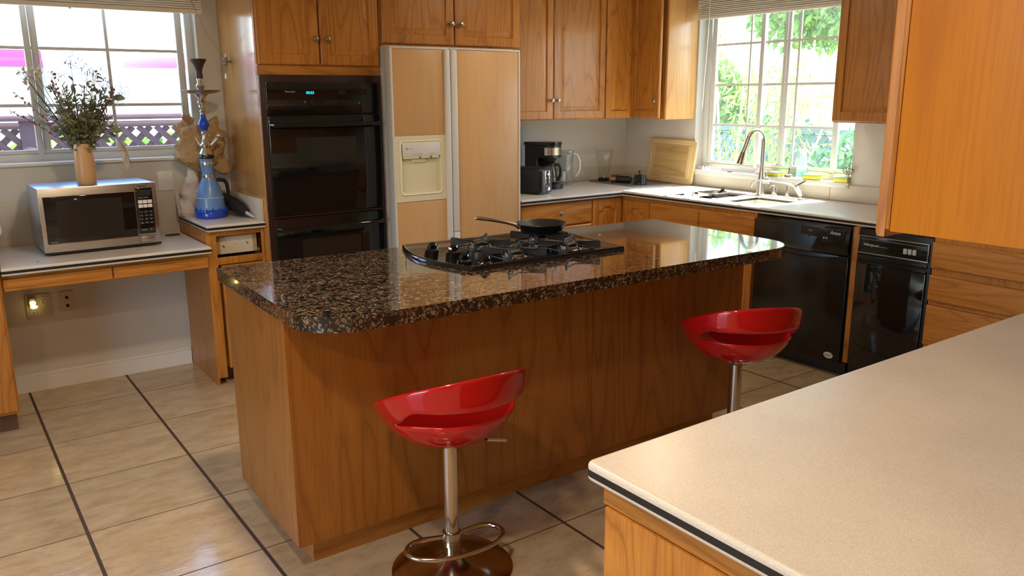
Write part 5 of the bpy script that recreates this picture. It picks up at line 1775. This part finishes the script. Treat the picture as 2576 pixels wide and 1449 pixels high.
t = thing('black_tumbler', 'black tumbler lying on the drying mat, amber end towards the blender jar', 'tumbler', (4.40, 4.68, 0.921))
A_, B_ = Vector((4.352, 4.735, 0.953)), Vector((4.425, 4.585, 0.951))
MB().tube([A_.lerp(B_, .30), A_.lerp(B_, .34), A_.lerp(B_, .96), B_], [.024, .0285, .0275, .022], 24).obj('black_body', BLACKP, t)
MB().tube([A_, A_.lerp(B_, .05), A_.lerp(B_, .30)], [.024, .0305, .0285], 24).obj('amber_end', COPPER, t)
MB().tube([A_.lerp(B_, .2) + Vector((0, 0, .029)), A_.lerp(B_, .6) + Vector((0, 0, .040)), A_.lerp(B_, .85) + Vector((0.01, 0, .046)), A_.lerp(B_, .9) + Vector((0.02, 0, .030))], 0.0018, 6).obj('wire_loop', BLACKP, t)

t = thing('black_canister_lid', 'glossy black fluted canister lid with a small knob on the drying mat', 'lid', (4.44, 4.505, 0.921))
mb = MB()
n = 60
rows = []
for r, z in ((0.052, 0.921), (0.053, 0.926), (0.049, 0.932), (0.044, 0.985), (0.041, 0.993), (0.030, 0.996)):
    rows.append([(4.44 + r * (1 + .03 * math.cos(12 * 2 * PI * k / n)) * math.cos(2 * PI * k / n), 4.505 + r * (1 + .03 * math.cos(12 * 2 * PI * k / n)) * math.sin(2 * PI * k / n), z) for k in range(n)])
mb.loft(rows)
mb.obj('fluted_body', BLACKG, t)
MB().lathe([(0.008, 0.995), (0.007, 1.006), (0.013, 1.012), (0.014, 1.019), (0.008, 1.026)], (4.44, 4.505, 0), 20).obj('knob', BLACKG, t)

# cutting board leaning on the wall
t = thing('cutting_board', 'worn bamboo cutting board with juice groove leaning upright on the right wall', 'cutting board', (4.73, 4.49, 0.9155))
Rb = Matrix.Translation((4.722, 4.492, 0.9195)) @ Matrix.Rotation(math.radians(8.0), 4, 'Y') @ Matrix.Rotation(math.radians(1.0), 4, 'X')
mb = MB()
def bl(ins, x, rr_=0.03):
    return [(x, y, z) for y, z in round_poly([(-0.245 + ins, 0.0 + ins), (0.245 - ins, 0.0 + ins), (0.245 - ins, 0.335 - ins), (-0.245 + ins, 0.335 - ins)], [max(rr_ - ins * .5, .006)] * 4, 5)]
mb.loft([bl(0.003, 0.020), bl(0, 0.017), bl(0, 0.004), bl(0.004, 0.0), bl(0.032, 0.0), bl(0.036, 0.004), bl(0.041, 0.004), bl(0.045, 0.0)])
mb.bm.transform(Rb)
bb = mb.obj('board', BAMBOOV, t)
mb = MB().box(-0.0008, 0.001, -0.172, 0.172, 0.055, 0.285)
mb.bm.transform(Rb)
mb.obj('worn_centre', BAMBOO, bb)['label'] = 'darker scratched centre of the board'

# ================================================================ sink fittings
t = thing('kitchen_faucet', 'tall brushed nickel pull-down faucet behind the sink', 'faucet', (4.655, 3.555, 0.9155))
c = (4.655, 3.555, 0)
MB().lathe([(0.029, 0.9155), (0.029, 0.923), (0.027, 0.94), (0.025, 1.00), (0.021, 1.05), (0.0155, 1.09)], c, 28).obj('body', NICKEL, t)
pts, rs = [], []
for z in (1.085, 1.15, 1.22, 1.27):
    pts.append((4.655, 3.555, z)); rs.append(.0145)
for k in range(1, 12):
    a = PI * k / 11 * 0.93
    pts.append((4.655 - 0.058 + 0.058 * math.cos(a), 3.555 + (0.040) * (1 - math.cos(a)) / 2, 1.27 + 0.078 * math.sin(a))); rs.append(.0145)
MB().tube(pts, rs, 18).obj('gooseneck', NICKEL, t)
p = Vector(pts[-1])
q = p + Vector((-0.022, 0.012, -0.075))
h_ = MB().tube([p, p.lerp(q, .96), q], [.0150, .0150, .0150], 18).obj('spout_tube', NICKEL, t)
MB().tube([q, q + Vector((-.002, .001, -.004)), q + Vector((-0.020, .010, -0.078)), q + Vector((-0.024, 0.012, -0.088))], [.0155, .0165, .0235, .0225], 20).obj('spray_head', plain('warm_nickel', (0.50, 0.40, 0.32), 0.25, metal=1.0), t)
MB().box(q.x - .022, q.x - .016, q.y - .006, q.y + .004, q.z - .045, q.z - .025, .002).obj('spray_button', BLACKP, t)
MB().tube([(4.655, 3.545, 1.010), (4.655, 3.50, 1.012), (4.655, 3.478, 1.012)], [.020, .0215, .019], 20).obj('valve_housing', NICKEL, t)
MB().tube([(4.652, 3.500, 1.028), (4.640, 3.507, 1.055), (4.635, 3.515, 1.075)], [.005, .0045, .004], 10).obj('lever', CHROME, t)

t = thing('soap_dispenser', 'short chrome soap dispenser cap beside the faucet', 'soap dispenser', (4.668, 3.452, 0.9155))
MB().lathe([(0.021, 0.9155), (0.021, 0.925), (0.018, 0.928), (0.018, 0.965), (0.016, 0.973), (0.006, 0.975)], (4.668, 3.452, 0), 24).obj('cap', CHROME, t)
MB().tube([(4.668, 3.452, 0.972), (4.660, 3.454, 0.982), (4.640, 3.458, 0.983), (4.625, 3.462, 0.972)], [.005, .005, .004, .004], 10).obj('nozzle', CHROME, t)

t = thing('filtered_water_tap', 'chrome filtered water tap with a long arched spout and black lever, right of the faucet', 'tap', (4.672, 3.352, 0.9155))
MB().lathe([(0.016, 0.9155), (0.016, 0.922), (0.0125, 0.926), (0.0125, 0.985), (0.009, 0.992)], (4.672, 3.352, 0), 22).obj('post', CHROME, t)
MB().tube([(4.668, 3.290, 0.985), (4.665, 3.325, 1.002), (4.655, 3.37, 1.010), (4.625, 3.44, 1.018), (4.595, 3.51, 1.022), (4.578, 3.548, 1.015), (4.570, 3.565, 0.995), (4.568, 3.570, 0.970)], 0.0058, 12).obj('arched_spout', CHROME, t)
MB().tube([(4.672, 3.300, 1.000), (4.660, 3.262, 0.965), (4.650, 3.235, 0.935)], [.013, .0145, .010], 18).obj('valve_body', WHITEP, t)
MB().tube([(4.655, 3.285, 0.995), (4.665, 3.245, 1.018), (4.675, 3.222, 1.035)], [.004, .005, .004], 8).obj('lever', BLACKP, t)
MB().lathe([(0.012, 0.9155), (0.022, 0.918), (0.022, 0.9225), (0.008, 0.928)], (4.640, 3.222, 0), 20).obj('escutcheon', CHROME, t)

t = thing('saucepan', 'grey saucepan standing in the left basin of the sink', 'saucepan', (4.44, 3.79, 0.7655))
MB().lathe([(0.0, 0.7665), (0.092, 0.7665), (0.098, 0.775), (0.100, 0.925), (0.104, 0.929), (0.102, 0.931), (0.097, 0.927), (0.094, 0.775), (0.0, 0.772)], (4.44, 3.79, 0), 40, cap0=False, cap1=False).obj('pan_body', NICKEL, t)
t = thing('black_ladle', 'black ladle resting in the saucepan with its handle end up', 'ladle', (4.44, 3.80, 0.78))
MB().tube([(4.40, 3.85, 0.80), (4.45, 3.80, 0.87), (4.485, 3.765, 0.925), (4.495, 3.745, 0.945), (4.485, 3.735, 0.955)], [.006, .006, .007, .012, .010], 12).obj('ladle_handle', BLACKP, t)
MB().lathe([(0.0, 0.775), (0.022, 0.781), (0.030, 0.80), (0.028, 0.80), (0.0, 0.785)], (4.395, 3.855, 0), 20, cap0=False, cap1=False).obj('ladle_cup', BLACKP, t)
t = thing('black_bowl', 'small black bowl at the front of the left sink basin', 'bowl', (4.275, 3.68, 0.74))
MB().lathe([(0.0, 0.755), (0.030, 0.755), (0.052, 0.83), (0.062, 0.912), (0.060, 0.914), (0.048, 0.83), (0.0, 0.765)], (4.275, 3.685, 0), 32, cap0=False, cap1=False).obj('bowl_body', BLACKP, t)
t = thing('white_plate', 'white plate leaning in the left corner of the sink', 'plate', (4.33, 3.92, 0.75))
mb = MB().lathe([(0.0, 0.0), (0.05, 0.0), (0.085, 0.012), (0.087, 0.014), (0.05, 0.004), (0.0, 0.004)], (0, 0, 0), 36, cap0=False, cap1=False)
mb.bm.transform(Matrix.Translation((4.36, 3.935, 0.850)) @ Matrix.Rotation(math.radians(78), 4, 'X') @ Matrix.Rotation(math.radians(10), 4, 'Y'))
mb.obj('plate_body', WHITEP, t)

# things on the sink window sill
SZ = 1.0325
def sponge(x, y, rz, label, w=0.062, l=0.105, h=0.036):
    t = thing('sponge', label, 'sponge', (x, y, SZ), rz, 'sponges on the sink window sill')
    MB().box(-w / 2, w / 2, -l / 2, l / 2, 0, h * 0.72, 0.006, 2).obj('yellow_foam', YEL, parent=t, local=True)
    MB().box(-w / 2, w / 2, -l / 2, l / 2, h * 0.72, h, 0.003, 1).obj('green_scrub_side', GRN, parent=t, local=True)
sponge(4.812, 3.565, 0.0, 'yellow sponge with green top on the sill, leftmost, right behind the faucet', h=0.030, l=0.10)
sponge(4.805, 3.262, 0.06, 'thick yellow sponge on the sill between the clear bottle and the window stile', l=0.115)
sponge(4.800, 3.035, -0.05, 'yellow sponge with green top on the sill nearest the tangled cord', l=0.105)
t = thing('soap_dish', 'tan soap dish on the sill behind the faucet neck', 'soap dish', (4.82, 3.665, SZ))
MB().prism(round_poly([(4.79, 3.615), (4.85, 3.615), (4.85, 3.725), (4.79, 3.725)], [.02] * 4, 5), SZ, SZ + .024, .004).obj('dish', plain('tan_ceramic', (0.62, 0.48, 0.36), 0.5), t)
t = thing('scrub_brush', 'small round metal scrub brush with an upright black stem on the sill', 'scrub brush', (4.822, 3.462, SZ))
MB().lathe([(0.026, SZ), (0.030, SZ + .006), (0.028, SZ + .014), (0.014, SZ + .019), (0.004, SZ + .02)], (4.822, 3.462, 0), 26).obj('wire_scrubber', PEWTER, t)
MB().tube([(4.822, 3.462, SZ + .018), (4.822, 3.460, SZ + .045), (4.821, 3.459, SZ + .062)], [.0035, .003, .0035], 8).obj('stem', BLACKP, t)
t = thing('clear_bottle', 'clear plastic soap bottle with pale blue liquid on the sink window sill', 'bottle', (4.835, 3.372, SZ))
MB().lathe([(0.0, SZ), (0.030, SZ), (0.032, SZ + .01), (0.032, SZ + .13), (0.026, SZ + .17), (0.012, SZ + .19), (0.012, SZ + .21)], (4.832, 3.372, 0), 28, cap0=False).obj('bottle_body', CLEARP, t)
MB().lathe([(0.029, SZ + .003), (0.029, SZ + .055)], (4.832, 3.372, 0), 24).obj('liquid', thin_glass('pale_liquid', (0.6, 0.85, 0.85), 0.05, 0.05, 0.2), t)
MB().lathe([(0.014, SZ + .205), (0.014, SZ + .232), (0.010, SZ + .236)], (4.832, 3.372, 0), 18).obj('bottle_cap', WHITEP, t)
SHELL = leafm('seashell', (0.42, 0.34, 0.28), (0.70, 0.62, 0.54), 0.05)
rr = random.Random(9)
for i in range(7):
    y = 4.235 - i * 0.031
    sz = rr.uniform(0.009, 0.0125)
    mb = MB()
    L_ = []
    for k in range(7):
        u = k / 6
        L_.append([(4.80 + rr.uniform(-.001, .001) + sz * 1.15 * math.sin(PI * (0.1 + 0.8 * u)) * math.cos(2 * PI * j / 12) * (1 + .18 * (k % 2)), y + sz * 1.7 * (u - .5), SZ + sz * 1.30 + sz * 1.15 * math.sin(PI * (0.1 + 0.8 * u)) * math.sin(2 * PI * j / 12) * (1 + .18 * (k % 2))) for j in range(12)])
    mb.loft(L_)
    o = mb.obj('seashell', SHELL, loc=(4.80, y, SZ))
    tag(o, ('first', 'second', 'third', 'fourth', 'fifth', 'sixth', 'seventh')[i] + ' seashell from the left in the row of small shells on the sink sill', 'seashell', 'seashells in a row on the sill')
for i, (x, y, lb) in enumerate(((0.40, 4.47, 'dark crumb near the front left of the desk countertop'), (0.86, 4.52, 'dark crumb on the desk countertop in front of the microwave'), (1.10, 4.83, 'dark crumb on the desk countertop beside the cable grommet'))):
    tag(MB().obox((x, y, 0.8162), (0.007, 0.004, 0.002), Matrix.Rotation(i, 3, 'Z').to_euler()).obj('crumb', BLACKP), lb, 'crumb')
tag(MB().box(4.79, 4.802, 3.925, 3.965, SZ, SZ + .006, .002).obj('sink_clip', BLACKP), 'tiny dark clip on the sill right of the seashells', 'clip')

# ================================================================ outside
struct(MB().box(-14, 30, 5.2, 30, -0.6, -0.05).box(4.95, 30, -14, 5.2, -0.6, -0.05), 'yard_ground', GRASS, smooth=False)['label'] = 'dry yard ground outside'

def lattice_panel(mb, u0, u1, z0, z1, pitch, wdt, P):
    """diagonal strips clipped to the rectangle; P(u, z, d) -> world"""
    H = z1 - z0
    for sgn, d0 in ((1, 0.0), (-1, 0.009)):
        k0 = int((u0 - H) / pitch) - 1
        k1 = int((u1 + H) / pitch) + 2
        for k in range(k0, k1):
            c0 = k * pitch
            def pt(s_):
                return (c0 + s_, z0 + s_) if sgn > 0 else (c0 + H - s_, z0 + s_)
            a, b = 0.0, H
            if sgn > 0:
                a, b = max(a, u0 - c0), min(b, u1 - c0)
            else:
                a, b = max(a, c0 + H - u1), min(b, c0 + H - u0)
            if b - a < 0.03:
                continue
            p, q = pt(a), pt(b)
            hw = wdt / 2 * 0.7071
            nx, nz = (-hw, hw) if sgn > 0 else (hw, hw)
            A = [P(p[0] + nx, p[1] + nz, d0), P(p[0] - nx, p[1] - nz, d0), P(q[0] - nx, q[1] - nz, d0), P(q[0] + nx, q[1] + nz, d0)]
            B = [P(p[0] + nx, p[1] + nz, d0 + .008), P(p[0] - nx, p[1] - nz, d0 + .008), P(q[0] - nx, q[1] - nz, d0 + .008), P(q[0] + nx, q[1] + nz, d0 + .008)]
            mb.loft([A, B])
    return mb

def fence(name, label, F, u0, u1, ztop, zlat, zbot, posts, mat, pitch=0.13, wdt=0.045):
    t = thing(name, label, 'fence', F((u0 + u1) / 2, -0.05, 0))
    mb = MB()
    F.box(mb, u0, u1, ztop - 0.04, ztop, -0.03, 0.06, 0.004)
    mb.obj('cap_rail', mat, t)
    mb = MB()
    F.box(mb, u0, u1, zlat, ztop - 0.052, -0.012, 0.026, 0.003)
    mb.obj('upper_rail', mat, t)
    for p in posts:
        mb = MB()
        F.box(mb, p - .045, p + .045, -0.05, ztop - .04, -.04, .035, .004)
        mb.obj('post', mat, t)
    mb = MB()
    lattice_panel(mb, u0, u1, zbot, zlat, pitch, wdt, F)
    mb.obj('lattice', mat, t, smooth=False)
    mb = MB()
    F.box(mb, u0, u1, -0.05, zbot, 0.0, 0.03)
    mb.obj('lower_boards', mat, t)
    return t
fence('lattice_fence', 'dark lattice topped fence outside the left window', Face('-y', 7.0), -2.5, 4.6, 1.462, 1.365, 0.75, (-1.3, 0.675, 2.65, 4.4), FENCEM)
fence('lattice_fence', 'pale lattice fence behind the shrubs outside the sink window', Face('-x', 6.2), 1.5, 8.2, 1.30, 1.24, 0.25, (2.2, 3.55, 6.4, 7.8), FENCER, 0.105, 0.050)

t = thing('neighbour_house', 'white stucco neighbouring house with a pink band, outside the left window', 'building', (1.5, 9.2, -0.05))
MB().box(-4, 7.0, 9.0, 12.5, -0.05, 1.875).obj('lower_wall', STUCCO, t)
MB().box(-4.1, 7.1, 8.94, 12.6, 1.873, 2.018, 0.004).obj('pink_band', PINKP, t)
MB().loft([[(-4.1, 8.96, 2.018), (7.1, 8.96, 2.018), (7.1, 12.6, 2.018), (-4.1, 12.6, 2.018)], [(-4.1, 9.3, 2.06), (7.1, 9.3, 2.06), (7.1, 12.3, 2.06), (-4.1, 12.3, 2.06)]]).obj('flat_roof', STUCCO, t)
mb = MB().loft([[(1.03, 8.5, 2.5), (1.54, 8.5, 2.5), (1.54, 8.93, 2.5), (1.03, 8.93, 2.5)], [(1.10, 8.42, 1.2), (1.80, 8.42, 1.2), (1.80, 8.93, 1.2), (1.10, 8.93, 1.2)], [(1.12, 8.4, -.05), (2.05, 8.4, -.05), (2.05, 8.93, -.05), (1.12, 8.93, -.05)]])
mb.obj('sloping_buttress', STUCCO, t)
tag(MB().box(8.6, 8.8, -1, 14, -0.05, 1.78).obj('garden_wall', STUCCO), 'bright white garden wall behind the shrubs outside the sink window', 'wall')

def shrub(name, label, c, r, n, mat, seed, ls=0.09, squash=1.0, cat='shrub', group=None, long=2.6):
    rr = random.Random(seed)
    t = thing(name, label, cat, (c[0], c[1], -0.05), 0, group)
    mb = MB()
    for i in range(n):
        v = Vector((rr.gauss(0, 1), rr.gauss(0, 1), rr.gauss(0, 1))).normalized() * (rr.random() ** 0.45)
        p = Vector((c[0] + v.x * r[0], c[1] + v.y * r[1], c[2] + v.z * r[2]))
        if p.z < 0:
            continue
        d = Vector((rr.gauss(0, 1), rr.gauss(0, 1), rr.gauss(-.3, .8))).normalized()
        s_ = d.cross(Vector((rr.gauss(0, 1), rr.gauss(0, 1), rr.gauss(0, 1)))).normalized()
        L_ = ls * rr.uniform(.6, 1.3)
        w2 = L_ / long
        mb.bm.faces.new([mb.bm.verts.new(q) for q in (p, p + d * L_ * .5 + s_ * w2, p + d * L_, p + d * L_ * .5 - s_ * w2)])
    mb.obj('foliage', mat, t, smooth=False)
    mb = MB()
    for k in range(7):
        a = 2 * PI * k / 7
        b0 = Vector((c[0] + .1 * math.cos(a), c[1] + .1 * math.sin(a), -.05))
        mb.tube([b0, b0.lerp(Vector((c[0] + r[0] * .4 * math.cos(a), c[1] + r[1] * .4 * math.sin(a), c[2])), .6), Vector((c[0] + r[0] * .6 * math.cos(a), c[1] + r[1] * .6 * math.sin(a), c[2] + r[2] * .4))], [.022, .016, .006], 6)
    mb.obj('branches', STALK, t)
    return t
shrub('garden_shrub', 'leafy green shrub left of centre outside the sink window', (6.85, 6.05, 1.35), (0.42, 0.50, 0.75), 1700, LF_OUT, 21, 0.10)
shrub('garden_shrub', 'leafy green shrub low behind the faucet outside the sink window', (6.75, 5.0, 0.85), (0.42, 0.45, 0.60), 900, LF_OUT2, 22, 0.09)
shrub('garden_shrub', 'grey-green shrub at the right edge outside the sink window', (5.70, 3.55, 0.85), (0.33, 0.33, 0.5), 1300, LF_OUT2, 23, 0.07)
shrub('garden_tree', 'yellow-green tree crown high up outside the sink window', (7.9, 5.45, 2.50), (0.6, 0.80, 0.45), 3200, LF_OUT, 24, 0.13, cat='tree', long=5)
shrub('garden_tree', 'thin green tree crown high left outside the sink window', (7.7, 7.25, 2.35), (0.5, 0.6, 0.5), 900, LF_OUT, 25, 0.12, cat='tree', long=4)
shrub('hedge', 'bright green hedge behind the lattice outside the left window', (1.2, 7.75, 0.65), (3.2, 0.35, 0.65), 9000, LF_OUT, 26, 0.10, cat='hedge')
t = thing('bamboo_clump', 'leaning bamboo stalks outside the right half of the sink window', 'bamboo', (5.9, 4.5, -0.05))
rr = random.Random(5)
for i, (y0, y1, z1) in enumerate(((4.62, 4.10, 1.65), (4.75, 4.42, 1.75), (4.55, 4.55, 1.9), (4.85, 4.70, 1.7), (4.50, 3.85, 1.45), (4.95, 5.0, 1.8))):
    MB().tube([(5.88, y0, -.05), (5.86 + .02 * i - .05, (y0 + y1) / 2, z1 / 2), (5.83, y1, z1)], [.018, .015, .006], 8).obj('stalk', STALK, t)
mb = MB()
for i in range(420):
    p = Vector((5.82 + rr.gauss(0, .10), 4.45 + rr.gauss(0, .26), 0.9 + rr.random() * 0.95))
    p.x = min(p.x, 5.92)
    d = Vector((rr.gauss(0, .25), rr.gauss(0, .6), -0.6 + rr.gauss(0, .6))).normalized()
    s_ = d.cross(Vector((1, 0.2, 0.3))).normalized()
    L_ = rr.uniform(.10, .2)
    mb.bm.faces.new([mb.bm.verts.new(q) for q in (p, p + d * L_ * .4 + s_ * .009, p + d * L_, p + d * L_ * .4 - s_ * .009)])
mb.obj('bamboo_leaves', LF_OUT, t, smooth=False)
